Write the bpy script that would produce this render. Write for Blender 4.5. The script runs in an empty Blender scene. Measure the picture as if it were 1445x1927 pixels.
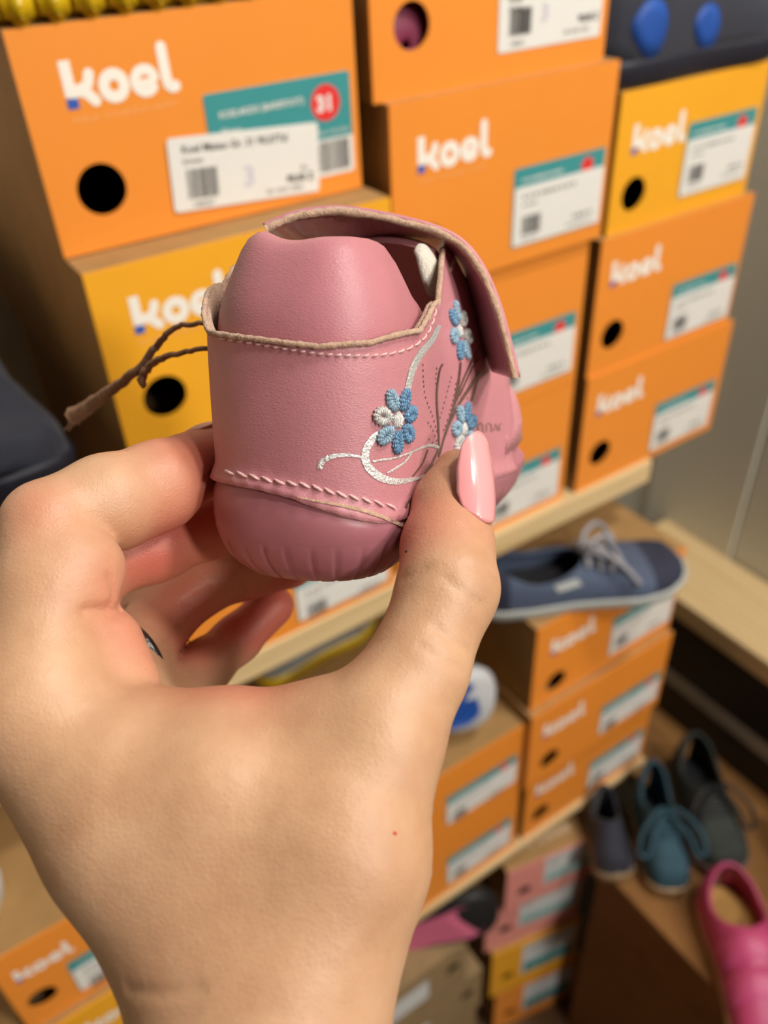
import bpy, bmesh, math, random
import numpy as np
from mathutils import Vector, Matrix
from mathutils.bvhtree import BVHTree
random.seed(7); np.random.seed(7)
scene = bpy.context.scene
COL = scene.collection
rad = math.radians

# ------------------------------------------------------------------ camera
F_PX = 1600.0; CX, CY = 722.5, 963.5
CAM_H = 1.5
_p, _r, _y = rad(37.41), rad(-2.91), rad(32.04)
def _rot():
    B = np.array([[1, 0, 0], [0, 0, -1], [0, 1, 0.]])
    Rz = np.array([[math.cos(_y), -math.sin(_y), 0], [math.sin(_y), math.cos(_y), 0], [0, 0, 1]])
    Rx = np.array([[1, 0, 0], [0, math.cos(_p), -math.sin(_p)], [0, math.sin(_p), math.cos(_p)]])
    Rr = np.array([[math.cos(_r), -math.sin(_r), 0], [math.sin(_r), math.cos(_r), 0], [0, 0, 1]])
    return Rr @ Rx @ B @ Rz
RC = _rot()                        # rows: right, down, forward of the eye in the world
EYE = np.array([0, 0, CAM_H])
def c2w(P):                        # eye-frame point(s) (right, down, forward) -> world
    return np.asarray(P, float) @ RC + EYE
def eye(px, py, z):                # point seen in direction (px,py), z metres away
    return np.array([(px - CX) / F_PX * z, (py - CY) / F_PX * z, z])
def pw(px, py, z): return Vector(c2w(eye(px, py, z)))
def ray_dir(px, py): return Vector((np.array([(px - CX) / F_PX, (py - CY) / F_PX, 1.0]) @ RC)).normalized()

cam_data = bpy.data.cameras.new('camera'); cam = bpy.data.objects.new('camera', cam_data); COL.objects.link(cam)
cam_data.sensor_fit = 'VERTICAL'; cam_data.sensor_height = 36.0; cam_data.lens = 36.0 * F_PX / 1927.0
m = Matrix.Identity(4)
for i in range(3):
    m[i][0] = RC[0][i]; m[i][1] = -RC[1][i]; m[i][2] = -RC[2][i]; m[i][3] = EYE[i]
cam.matrix_world = m
cam_data.clip_start = 0.01
cam_data.dof.use_dof = True; cam_data.dof.focus_distance = 0.198; cam_data.dof.aperture_fstop = 10.0
scene.camera = cam

# ------------------------------------------------------------------ light
world = bpy.data.worlds.new('room_air'); scene.world = world; world.use_nodes = True
bg = world.node_tree.nodes['Background']; bg.inputs[0].default_value = (1.0, 0.94, 0.86, 1); bg.inputs[1].default_value = 0.03
def area(name, loc, size, power, target, col=(1.0, 0.945, 0.87), sy=None):
    d = bpy.data.lights.new(name, 'AREA'); d.energy = power; d.color = col; d.size = size
    if sy: d.shape = 'RECTANGLE'; d.size_y = sy
    o = bpy.data.objects.new(name, d); COL.objects.link(o); o.location = loc
    o.rotation_euler = (Vector(target) - Vector(loc)).to_track_quat('-Z', 'Y').to_euler()
    return o
area('ceiling_lamp_key', (0.74, -0.15, 2.66), 0.20, 20, (0.25, 0.3, 1.0))
area('ceiling_lamp_side', (0.74, -1.00, 2.66), 0.20, 26, (0.3, 0.4, 0.9))
area('ceiling_lamp_back', (0.45, -2.60, 2.66), 0.24, 56, (0.35, 0.5, 0.5))
vs = scene.view_settings
vs.view_transform = 'Standard'; vs.look = 'None'; vs.gamma = 1.0; vs.exposure = -0.53; vs.use_curve_mapping = False
scene.cycles.max_bounces = 6
try: scene.cycles.use_denoising = True
except Exception: pass

# ------------------------------------------------------------------ helpers
def srgb(r, g, b):
    f = lambda c: c / 12.92 if c <= 0.04045 else ((c + 0.055) / 1.055) ** 2.4
    return (f(r / 255), f(g / 255), f(b / 255), 1)
class NT:
    def __init__(s, name):
        s.m = bpy.data.materials.new(name); s.m.use_nodes = True; s.n = s.m.node_tree.nodes; s.l = s.m.node_tree.links
        s.b = s.n['Principled BSDF']
    def node(s, t, **k):
        n = s.n.new(t)
        for a, v in k.items():
            if a in n.inputs: n.inputs[a].default_value = v
            else: setattr(n, a, v)
        return n
    def link(s, a, b): s.l.new(a, b)
    def coord(s, scale=(1, 1, 1), kind='Object'):
        tc = s.node('ShaderNodeTexCoord'); mp = s.node('ShaderNodeMapping'); mp.inputs['Scale'].default_value = scale
        s.link(tc.outputs[kind], mp.inputs['Vector']); return mp.outputs[0]
    def noise(s, scale, detail=4, rough=.55, vec=None):
        n = s.node('ShaderNodeTexNoise'); n.inputs['Scale'].default_value = scale; n.inputs['Detail'].default_value = detail
        n.inputs['Roughness'].default_value = rough
        s.link(vec if vec is not None else s.coord(), n.inputs['Vector']); return n.outputs['Fac']
    def ramp(s, fac, stops):
        r = s.node('ShaderNodeValToRGB'); e = r.color_ramp.elements
        while len(e) < len(stops): e.new(.5)
        for el, (p, c) in zip(e, stops): el.position = p; el.color = c
        s.link(fac, r.inputs[0]); return r.outputs[0]
    def bump(s, h, strength=.3, dist=.001, prev=None):
        b = s.node('ShaderNodeBump'); b.inputs['Strength'].default_value = strength; b.inputs['Distance'].default_value = dist
        s.link(h, b.inputs['Height'])
        if prev is not None: s.link(prev, b.inputs['Normal'])
        return b.outputs[0]
    def set(s, **k):
        for a, v in k.items(): s.b.inputs[a.replace('_', ' ')].default_value = v
        return s
MATS = {}
def simple(name, col, rough=.5, var=.12, scale=60, bump=0, bscale=400, metallic=0, spec=.5, dist=.0005, sheen=0):
    if name in MATS: return MATS[name]
    t = NT(name); c = col
    lo = tuple(x * (1 - var) for x in c[:3]) + (1,); hi = tuple(min(1, x * (1 + var)) for x in c[:3]) + (1,)
    t.link(t.ramp(t.noise(scale), [(.3, lo), (.7, hi)]), t.b.inputs['Base Color'])
    t.b.inputs['Roughness'].default_value = rough; t.b.inputs['Metallic'].default_value = metallic
    t.b.inputs['Specular IOR Level'].default_value = spec
    if sheen: t.b.inputs['Sheen Weight'].default_value = sheen
    if bump: t.link(t.bump(t.noise(bscale, 3), bump, dist), t.b.inputs['Normal'])
    MATS[name] = t.m; return t.m

def me_from(name, V, Fc, mats, smooth=False, midx=None):
    me = bpy.data.meshes.new(name); me.from_pydata([tuple(map(float, v)) for v in V], [], [tuple(map(int, f)) for f in Fc])
    for mt in (mats if isinstance(mats, (list, tuple)) else [mats]): me.materials.append(mt)
    if smooth: me.polygons.foreach_set('use_smooth', [True] * len(me.polygons))
    if midx is not None: me.polygons.foreach_set('material_index', list(map(int, midx)))
    me.update(); return me
def ob(name, me, parent=None, loc=None, rot=None):
    o = bpy.data.objects.new(name, me); COL.objects.link(o)
    if parent is not None: o.parent = parent
    if loc is not None: o.location = loc
    if rot is not None: o.rotation_euler = rot
    return o
def tag(o, label=None, cat=None, group=None, kind=None):
    if label: o['label'] = label
    if cat: o['category'] = cat
    if group: o['group'] = group
    if kind: o['kind'] = kind
    return o
def thing(name, label, cat, loc=(0, 0, 0), rz=0, group=None, matrix=None):
    o = bpy.data.objects.new(name, None); COL.objects.link(o); o.empty_display_size = .02
    o.location = loc; o.rotation_euler = (0, 0, rz)
    if matrix is not None: o.matrix_world = matrix
    return tag(o, label, cat, group)
def fixn(me):
    bm = bmesh.new(); bm.from_mesh(me); bmesh.ops.recalc_face_normals(bm, faces=bm.faces); bm.to_mesh(me); bm.free(); return me
def box_vf(x0, x1, y0, y1, z0, z1):
    V = [(x0, y0, z0), (x1, y0, z0), (x1, y1, z0), (x0, y1, z0), (x0, y0, z1), (x1, y0, z1), (x1, y1, z1), (x0, y1, z1)]
    return V, [(0, 3, 2, 1), (4, 5, 6, 7), (0, 1, 5, 4), (1, 2, 6, 5), (2, 3, 7, 6), (3, 0, 4, 7)]
def box_me(name, x0, x1, y0, y1, z0, z1, mat, bev=0, seg=2):
    V, Fc = box_vf(x0, x1, y0, y1, z0, z1)
    me = me_from(name, V, Fc, mat)
    if bev:
        bm = bmesh.new(); bm.from_mesh(me); bmesh.ops.bevel(bm, geom=bm.edges[:], offset=bev, segments=seg, affect='EDGES', profile=.5); bm.to_mesh(me); bm.free()
    return me
def grid_faces(n, mm, close_n=False, close_m=False):
    Fc = []
    for i in range(n if close_n else n - 1):
        for j in range(mm if close_m else mm - 1):
            a = i * mm + j; b = ((i + 1) % n) * mm + j; c = ((i + 1) % n) * mm + (j + 1) % mm; d = i * mm + (j + 1) % mm
            Fc.append((a, b, c, d))
    return Fc
def tube_vf(pts, rads, seg=8, caps=True):
    P = [Vector(p) for p in pts]; n = len(P)
    if not hasattr(rads, '__len__'): rads = [rads] * n
    V = []; up = None
    for i in range(n):
        d = (P[min(i + 1, n - 1)] - P[max(i - 1, 0)]).normalized()
        if up is None:
            up = Vector((0, 0, 1)) if abs(d.z) < .9 else Vector((1, 0, 0))
        s = d.cross(up).normalized(); up = s.cross(d).normalized()
        for k in range(seg):
            a = 2 * math.pi * k / seg; V.append(P[i] + float(rads[i]) * (math.cos(a) * s + math.sin(a) * up))
    Fc = grid_faces(n, seg, close_m=True)
    if caps: Fc += [tuple(range(seg))[::-1], tuple(range((n - 1) * seg, n * seg))]
    return V, Fc
def catmull(pts, k=6):
    P = [np.array(p, float) for p in pts]; out = []
    for i in range(len(P) - 1):
        p0 = P[max(i - 1, 0)]; p1 = P[i]; p2 = P[i + 1]; p3 = P[min(i + 2, len(P) - 1)]
        for t in np.linspace(0, 1, k, endpoint=False):
            out.append(.5 * ((2 * p1) + (-p0 + p2) * t + (2 * p0 - 5 * p1 + 4 * p2 - p3) * t * t + (-p0 + 3 * p1 - 3 * p2 + p3) * t ** 3))
    out.append(P[-1]); return out
class Acc:
    def __init__(s): s.V = []; s.F = []; s.M = []
    def add(s, V, Fc, mi=0):
        o = len(s.V); s.V += [tuple(v) for v in V]; s.F += [tuple(i + o for i in f) for f in Fc]; s.M += [mi] * len(Fc)
        return s
    def me(s, name, mats, smooth=False): return me_from(name, s.V, s.F, mats, smooth, s.M)
def sstep(a, b, x):
    t = np.clip((np.asarray(x, float) - a) / (b - a), 0, 1); return t * t * (3 - 2 * t)
_txt = {}
def text_vf(body, size, bold=0.0):
    key = (body, size, bold)
    if key in _txt: return _txt[key]
    c = bpy.data.curves.new('t', 'FONT'); c.body = body; c.size = size; c.offset = bold; c.resolution_u = 2
    o = bpy.data.objects.new('t', c); COL.objects.link(o)
    dg = bpy.context.evaluated_depsgraph_get(); me = bpy.data.meshes.new_from_object(o.evaluated_get(dg))
    V = [tuple(v.co) for v in me.vertices]; Fc = [tuple(p.vertices) for p in me.polygons]
    bpy.data.objects.remove(o); bpy.data.curves.remove(c); bpy.data.meshes.remove(me)
    _txt[key] = (V, Fc); return V, Fc
# ------------------------------------------------------------------ materials of the place
def wood_mat(name, c1, c2, c3, axis=0, sc=1.0):
    t = NT(name); s = [14 * sc, 14 * sc, 14 * sc]; s[axis] = 1.2 * sc
    v = t.coord(tuple(s)); n1 = t.noise(2.2, 5, .6, v)
    w = t.node('ShaderNodeTexWave', wave_type='BANDS', bands_direction='Y' if axis == 0 else 'X'); w.inputs['Scale'].default_value = 1.4; w.inputs['Distortion'].default_value = 6; w.inputs['Detail'].default_value = 3
    t.link(v, w.inputs['Vector'])
    mx = t.node('ShaderNodeMath', operation='ADD'); t.link(n1, mx.inputs[0]); t.link(w.outputs['Fac'], mx.inputs[1])
    mh = t.node('ShaderNodeMath', operation='MULTIPLY'); mh.inputs[1].default_value = .5; t.link(mx.outputs[0], mh.inputs[0])
    t.link(t.ramp(mh.outputs[0], [(.2, c1), (.55, c2), (.85, c3)]), t.b.inputs['Base Color'])
    t.b.inputs['Roughness'].default_value = .55
    t.link(t.bump(mh.outputs[0], .15, .0006), t.b.inputs['Normal'])
    return t.m
M_pine = wood_mat('pale_pine', srgb(214, 184, 134), srgb(228, 200, 150), srgb(200, 164, 110))
M_pine_y = wood_mat('pale_pine_lengthwise', srgb(206, 178, 130), srgb(220, 194, 146), srgb(190, 156, 104), axis=1)
M_kraft = simple('kraft_card', srgb(168, 130, 80), .75, .10, 35, .25, 500)
M_kraftd = simple('grey_kraft_card', srgb(150, 124, 86), .75, .10, 30, .25, 500)
M_orange = simple('orange_printed_card', srgb(240, 146, 52), .42, .02, 12, .06, 700, dist=.0003)
M_yellow = simple('yellow_printed_card', srgb(244, 172, 38), .42, .02, 12, .06, 700, dist=.0003)
M_pinkcard = simple('pink_printed_card', srgb(232, 150, 138), .45, .03, 12, .06, 700)
M_ink = simple('white_ink', srgb(246, 240, 228), .5, .01)
M_inkfaint = simple('pale_orange_ink', srgb(246, 178, 110), .5, .01)
M_blueink = simple('blue_ink', srgb(44, 92, 178), .5, .02)
M_teal = simple('teal_label_print', srgb(62, 148, 150), .4, .02)
M_paper = simple('white_label_paper', srgb(232, 230, 224), .45, .015, 20)
M_paper2 = simple('greyish_label_paper', srgb(214, 216, 214), .5, .015, 20)
M_red = simple('red_print', srgb(230, 52, 50), .4, .02)
M_black = simple('black_print', srgb(58, 56, 56), .5, .05)
M_greyprint = simple('grey_print', srgb(150, 148, 146), .5, .05)
M_violet = simple('pale_violet_print', srgb(206, 202, 216), .5, .02)
M_inside = simple('box_inside_card', srgb(120, 92, 58), .8, .1, 40)
def wall_mat():
    t = NT('grey_wall_paint'); n = t.noise(3.0, 4)
    t.link(t.ramp(n, [(.3, srgb(214, 212, 198)), (.7, srgb(222, 220, 208))]), t.b.inputs['Base Color'])
    t.b.inputs['Roughness'].default_value = .5; t.link(t.bump(t.noise(120, 3), .08, .001), t.b.inputs['Normal']); return t.m
M_wall = wall_mat()
M_seam = simple('wall_seam_shadow_gap', srgb(120, 117, 106), .7)
M_floor = wood_mat('floor_boards', srgb(96, 70, 44), srgb(112, 84, 54), srgb(80, 58, 36), 1)

# ------------------------------------------------------------------ the setting
def st(name, x0, x1, y0, y1, z0, z1, mat, bev=0):
    return tag(ob(name, box_me(name, x0, x1, y0, y1, z0, z1, mat, bev)), kind='structure')
H0 = CAM_H
st('floor', -1.8, 1.1, -2.2, .9, -.05, 0, M_floor)
st('wall_back', -1.8, 1.1, .80, .90, 0, 2.75, M_wall)
wr = st('wall_right', .90, 1.0, -2.2, .80, 0, 2.75, M_wall)
yy = [-2.2, -1.5, -1.0, -.5, -.12, .155, .33, .505, .66, .80]
pm = {}
for a, b in zip(yy[:-1], yy[1:]):
    ob('wall_panel', box_me('wall_panel', .886 if (yy.index(a) % 2) else .889, .90, a + .0012, b - .0012, 0, 2.7, M_wall, .0015), wr)

def shelf(name, label, x0, x1, y0, y1, z0, z1, mat, bev=.002):
    return tag(ob(name, box_me(name, -(x1 - x0) / 2, (x1 - x0) / 2, -(y1 - y0) / 2, (y1 - y0) / 2, 0, z1 - z0, mat, bev), loc=((x0 + x1) / 2, (y0 + y1) / 2, z0)), label, 'shelf')
S1 = H0 - .511; S2 = H0 - .977
shelf('wooden_shelf', 'pale pine shelf board carrying the upper row of box stacks', -.7, .632, .472, .80, S1 - .028, S1, M_pine)
shelf('wooden_shelf', 'lower pine shelf board under the second row of orange boxes', -.7, .656, .415, .80, S2 - .013, S2, M_pine)
shelf('wooden_plank', 'pale wooden plank with knots fixed along the grey wall', .765, .886, -.6, .62, H0 - .835, H0 - .80, M_pine_y, .003)
# uprights carrying the boards, out of the photo's left side and hidden behind the stacks
shelf('shelf_upright', 'pine upright at the outer end of the shelving', -.73, -.70, .415, .80, 0, 1.9, M_pine)
# ------------------------------------------------------------------ shoe boxes
def rrect(x0, x1, z0, z1, r, n=4, rs=None):
    rs = rs or (r, r, r, r); pts = []
    for (cx, cz, a0), rr in zip(((x1, z1, 0), (x0, z1, 90), (x0, z0, 180), (x1, z0, 270)), rs):
        sx = -1 if cx == x1 else 1; sz = -1 if cz == z1 else 1
        for k in range(n + 1):
            a = rad(a0 + 90 * k / n); pts.append((cx + sx * rr + rr * math.cos(a), cz + sz * rr + rr * math.sin(a)))
    return pts
def plate(acc, pts, y, th, mi=0):          # outline in x,z ; thin plate from y-th (front) to y
    n = len(pts)
    V = [(p[0], y - th, p[1]) for p in pts] + [(p[0], y, p[1]) for p in pts]
    acc.add(V, [tuple(range(n))] + [(i, i + n, (i + 1) % n + n, (i + 1) % n) for i in range(n)], mi)
def stroke(acc, path, w, y, mi=0, closed=False, cap=True):
    P = [np.array(p, float) for p in path]; n = len(P); ws = w if hasattr(w, '__len__') else [w] * n
    L = []; R = []
    for i in range(n):
        a = P[(i - 1) % n] if closed else P[max(i - 1, 0)]; b = P[(i + 1) % n] if closed else P[min(i + 1, n - 1)]
        d = (b - a) / np.linalg.norm(b - a); nn = np.array([-d[1], d[0]]) * ws[i] / 2
        L.append(P[i] + nn); R.append(P[i] - nn)
    y = y - 1.5e-5 * len(acc.F) / 10
    if cap and not closed:                                     # rounded ends are rows of the same strip
        for end in (0, 1):
            e = P[0] if end == 0 else P[-1]; f = (P[0] - P[1]) if end == 0 else (P[-1] - P[-2]); f = f / np.linalg.norm(f); w_ = ws[0] if end == 0 else ws[-1]
            nn = np.array([f[1], -f[0]]) if end == 0 else np.array([-f[1], f[0]])
            ex = [(e + f * w_ / 2 * math.sin(q) + nn * w_ / 2 * max(math.cos(q), .02), e + f * w_ / 2 * math.sin(q) - nn * w_ / 2 * max(math.cos(q), .02)) for q in (.45, .9, 1.25, 1.57)]
            if end == 0: L = [q[0] for q in ex[::-1]] + L; R = [q[1] for q in ex[::-1]] + R
            else: L += [q[0] for q in ex]; R += [q[1] for q in ex]
    n = len(L)
    V = [(p[0], y, p[1]) for p in L] + [(p[0], y, p[1]) for p in R]
    acc.add(V, [(i, (i + 1) % n, n + (i + 1) % n, n + i) for i in range(n if closed else n - 1)], mi)
_mc = {}
def logo_me():
    if 'logo' in _mc: return _mc['logo']
    a = Acc(); mm = .001; y = 0
    s = lambda pts: [(x * mm, z * mm) for x, z in pts]
    arc = lambda cx, cz, r, a0, a1, n=16: [(cx + r * math.cos(rad(a0 + (a1 - a0) * k / n)), cz + r * math.sin(rad(a0 + (a1 - a0) * k / n))) for k in range(n + 1)]
    stroke(a, s([(3, 22.6), (3, 5.6)]), 6.0 * mm, y, cap=False)                 # k stem
    stroke(a, s([(4, 7.6), (9.5, 8.4), (13.0, 11.0), (14.2, 15.0)]), 5.6 * mm, y)
    stroke(a, s([(7.5, 8.6), (11.2, 6.6), (15.0, 2.4)]), 5.6 * mm, y)
    stroke(a, s([(0, 2.5), (6.0, 2.5)]), 5.0 * mm, y, 1, cap=False)             # blue square
    stroke(a, s(arc(26.2, 8.0, 5.5, 0, 360)[:-1]), 5.8 * mm, y, closed=True)    # o
    stroke(a, s(arc(43.2, 8.0, 5.5, 12, 318)), 5.2 * mm, y)                     # e
    stroke(a, s([(39, 7.0), (48.4, 7.4)]), 3.6 * mm, y, cap=False)
    stroke(a, s([(55.0, 22.4), (55.2, 8), (55.8, 4.2), (57.4, 2.9), (59.6, 3.1)]), 5.8 * mm, y)  # l
    me = a.me('logo', [M_ink, M_blueink]); _mc['logo'] = me; return me
def tagline_me(mat):
    k = 'tag' + mat.name
    if k not in _mc:
        V, Fc = text_vf('WALK YOURSELF HAPPY', .0042); w = max(v[0] for v in V)
        _mc[k] = me_from('tagline', [(v[0] / w * .060, 0, v[1]) for v in V], Fc, mat)
    return _mc[k]
def front_me(W, H, hole, r, mat, th=.0016):
    k = ('front', round(W, 4), round(H, 4), hole, r, mat.name)
    if k in _mc: return _mc[k]
    hx, hz = hole; ang = [2 * math.pi * i / 40 for i in range(40)]
    for cx, cz in ((0, 0), (W, 0), (W, H), (0, H)): ang.append(math.atan2(cz - hz, cx - hx) % (2 * math.pi))
    ang = sorted(set(round(a, 6) for a in ang)); inn = []; out = []
    for a in ang:
        c, s_ = math.cos(a), math.sin(a); inn.append((hx + r * c, hz + r * s_)); t = 1e9
        if c > 1e-9: t = min(t, (W - hx) / c)
        if c < -1e-9: t = min(t, -hx / c)
        if s_ > 1e-9: t = min(t, (H - hz) / s_)
        if s_ < -1e-9: t = min(t, -hz / s_)
        out.append((hx + t * c, hz + t * s_))
    n = len(ang); V = []
    for pts, y in ((inn, 0), (out, 0), (inn, th), (out, th)): V += [(p[0], y, p[1]) for p in pts]
    Fc = []
    for i in range(n):
        j = (i + 1) % n
        Fc += [(i, j, n + j, n + i), (2 * n + j, 2 * n + i, 3 * n + i, 3 * n + j), (j, i, 2 * n + i, 2 * n + j), (n + i, n + j, 3 * n + j, 3 * n + i)]
    me = fixn(me_from('front_panel', V, Fc, mat)); _mc[k] = me; return me
def body_me(W, H, D, mat, inner):
    k = ('body', round(W, 4), round(H, 4), D, mat.name)
    if k in _mc: return _mc[k]
    t = .002; y0 = .0016
    o = [(0, y0, 0), (W, y0, 0), (W, y0, H), (0, y0, H), (0, D, 0), (W, D, 0), (W, D, H), (0, D, H)]
    i_ = [(t, y0, t), (W - t, y0, t), (W - t, y0, H - t), (t, y0, H - t), (t, D - t, t), (W - t, D - t, t), (W - t, D - t, H - t), (t, D - t, H - t)]
    sd = [(0, 1, 5, 4), (1, 2, 6, 5), (2, 3, 7, 6), (3, 0, 4, 7), (4, 5, 6, 7)]
    Fc = sd + [tuple(8 + q for q in f)[::-1] for f in sd] + [(0, 8, 9, 1), (1, 9, 10, 2), (2, 10, 11, 3), (3, 11, 8, 0)]
    me = fixn(me_from('box_body', o + i_, Fc, [mat, inner], midx=[0] * 5 + [1] * 5 + [0] * 4)); _mc[k] = me; return me
def barcode_me(w, h, seed=1, n=22, num=True):
    k = ('bar', w, h, seed)
    if k in _mc: return _mc[k]
    rn = random.Random(seed); a = Acc(); x = 0
    while x < w:
        bw = rn.choice((.5, .5, .9, 1.3)) * w / 38; 
        a.add([(x, 0, 0), (min(w, x + bw), 0, 0), (min(w, x + bw), 0, h), (x, 0, h)], [(0, 1, 2, 3)]); x += bw + rn.choice((.5, .6, 1.0)) * w / 38
    me = a.me('barcode', M_black); _mc[k] = me; return me
def label_print(parent, name, bx, zt, lines, mat, y):          # flat printed words
    a = Acc()
    for (tx, x, z, size, bold) in lines:
        V, Fc = text_vf(tx, size, bold); a.add([(v[0] + x, 0, v[1] + z) for v in V], Fc)
    return tag(ob(name, a.me(name, mat), parent, (bx, y, zt)), kind='stuff')
def bars(parent, name, rows, mat, x, z, y):                    # illegible print reads only as grey rows
    key = ('rows', tuple(rows), mat.name)
    if key not in _mc:
        a = Acc(); rn = random.Random(3)
        for (x0, x1, zz, h) in rows:
            q = x0
            while q < x1:
                w = rn.uniform(.9, 2.0) * h
                a.add([(q, 0, zz), (min(q + w, x1), 0, zz), (min(q + w, x1), 0, zz + h), (q, 0, zz + h)], [(0, 1, 2, 3)]); q += w + h * rn.choice((.3, .3, .8))
        _mc[key] = a.me(name, mat)
    return tag(ob(name, _mc[key], parent, (x, y, z)), kind='stuff')
BOXG = {'o': 'orange shoe boxes', 'y': 'yellow shoe boxes', 'p': 'pink shoe boxes', 'k': 'plain kraft shoe boxes'}
def shoe_box(x, y, z, W, H, label, style='o', yaw=0, D=.285, lab='std', logo=True, tag_=True, hole=True, hxz=None, lx=None, lw=.090, lh=.057, ltop=None, logo_s=1.0, holer=.0138, logo_xz=None, wide=False):
    t = thing('shoe_box', label, 'box', (x, y, z + H0), yaw, BOXG[style])
    col = {'o': M_orange, 'y': M_yellow, 'p': M_pinkcard, 'k': M_kraftd}[style]
    ob('box_body', body_me(W, H, D, M_kraft if style != 'k' else M_kraftd, M_inside), t)
    hc = hxz or (.029, H - .086 if H > .1 else .034)
    if not hole: hc = (.03, .03)
    ob('front_panel', front_me(W, H, hc, holer, col), t)
    e = -.0002
    if logo:
        lp = logo_xz or (.021, H - .045)
        lo = ob('logo', logo_me(), t, (lp[0], e, lp[1])); lo.scale = (logo_s, 1, logo_s)
        if tag_: ob('tagline', tagline_me(M_inkfaint), lo, (0, 0, -.0068))
    lx = W - lw - .006 if lx is None else lx; lt = max(H - .062, .064) if ltop is None else ltop; lh = min(lh, lt - .004)
    if lab == 'std':          # teal size label mostly covered by the white price label
        a = Acc(); plate(a, rrect(0, lw, -lh, 0, .002), 0, .0002)
        sl = ob('size_label', a.me('size_label', M_teal), t, (lx, e, lt))
        a = Acc(); plate(a, [(.006 * math.cos(q * math.pi / 10), .006 * math.sin(q * math.pi / 10)) for q in range(20)], 0, .0001)
        ob('size_dot', a.me('size_dot', M_red), sl, (lw - .018, -.0002, -.010))
        bars(sl, 'print', ((0, .040, 0, .0018),), M_paper, .008, -.010, -.0003)
        a = Acc(); plate(a, rrect(0, lw - .001, -lh + .0145, 0, .002), 0, .0002)
        pl = ob('price_label', a.me('price_label', M_paper), t, (lx + .001, e - .0004, lt - .0135))
        ob('barcode', barcode_me(.019, .014, 5), pl, (.008, -.0003, -.036))
        bars(pl, 'print', ((.008, .060, -.009, .0028), (.008, .022, -.0145, .002), (.060, .080, -.034, .003), (.054, .080, -.039, .0018), (.009, .024, -.040, .0016)), M_greyprint, 0, 0, -.0003)
    elif lab == 'white':      # white label with a teal lower band
        a = Acc(); plate(a, rrect(0, lw, -lh, 0, .002), 0, .0002)
        sl = ob('size_label', a.me('size_label', M_paper2), t, (lx, e, lt))
        a = Acc(); plate(a, rrect(.004, lw - .004, -lh + .002, -lh * .62, .001), 0, .0001)
        ob('teal_band', a.me('teal_band', M_teal if style != 'p' else simple('washed_teal_print', srgb(150, 186, 182), .5, .02)), sl, (0, -.0003, 0))
        bars(sl, 'print', ((.006, lw - .02, -.009, .003), (.006, .02, -.02, .006)), M_greyprint, 0, 0, -.0003)
    elif lab == 'plain':
        a = Acc(); plate(a, rrect(0, lw, -lh, 0, .002), 0, .0002)
        sl = ob('price_label', a.me('price_label', M_paper2), t, (lx, e, lt))
        ob('barcode', barcode_me(.03, .02, 9), sl, (.01, -.0003, -lh + .01))
    return t
# upper shelf, stack beside the pink baby shoe (top box is set back a little)
b1 = shoe_box(.1035, .487, -.169, .197, .112, 'orange shoe box with the red 31 dot, under the yellow shoe', D=.305, lab=None, hxz=(.0295, .112 - .080), logo_xz=(.022, .112 - .0385))
a = Acc(); plate(a, rrect(0, .096, -.058, 0, .002), 0, .0002); sl = ob('size_label', a.me('size_label', M_paper), b1, (.096, -.0002, .112 - .042))
a = Acc(); plate(a, rrect(0, .096, -.036, 0, .002, rs=(.002, .002, .0003, .0003)), 0, .0001); ob('teal_print', a.me('teal_print', M_teal), sl, (0, -.0003, 0))
a = Acc(); plate(a, [(.0102 * math.cos(q * math.pi / 14), .0102 * math.sin(q * math.pi / 14)) for q in range(28)], 0, .0001)
sd = ob('size_dot', a.me('size_dot', M_red), sl, (.078, -.0005, -.0155))
label_print(sl, 'print', 0, 0, [('31', .0715, -.0198, .012, .0006), ('KOEL4KIDS (BAREFOOT)', .008, -.0135, .0050, .0001), ('Mateo', .008, -.0225, .0050, 0), ('2501 0 03/1030', .070, -.0335, .0036, 0)], M_paper, -.0007)
ob('barcode', barcode_me(.026, .018, 3), sl, (.067, -.0003, -.0555))
a = Acc(); plate(a, rrect(0, .097, -.0405, 0, .0025), 0, .0003); pl = ob('price_label', a.me('price_label', M_paper), b1, (.0705, -.0009, .112 - .0605), (0, rad(4.0), 0))
ob('barcode', barcode_me(.0195, .0165, 5), pl, (.0095, -.0004, -.034))
label_print(pl, 'print', 0, 0, [('Koel Mateo Gr. 31 90,077zl', .008, -.0085, .0060, .0001), ('Schuhe', .008, -.0145, .0044, 0), ('140257', .0115, -.0388, .0046, 0), ('Pln', .084, -.0265, .0040, 0), ('90,00 Z', .074, -.0325, .0060, .0002), ('BE / 6344 / 45001', .060, -.0375, .0036, 0)], M_black, -.0005)
label_print(pl, 'stamp', 0, 0, [('3', .045, -.031, .016, .0004)], M_violet, -.00045)
shoe_box(.1040, .459, -.287, .200, .117, 'yellow shoe box just behind the top of the pink baby shoe', 'y', D=.335, logo_xz=(.021, .076), hxz=(.030, .117 - .0845))
shoe_box(.108, .468, -.3995, .197, .112, 'third orange box down in the stack behind the held shoe')
shoe_box(.107, .474, -.511, .197, .111, 'bottom orange box behind the held shoe, resting on the pale shelf', lx=.100, ltop=.058, lh=.05)
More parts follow.
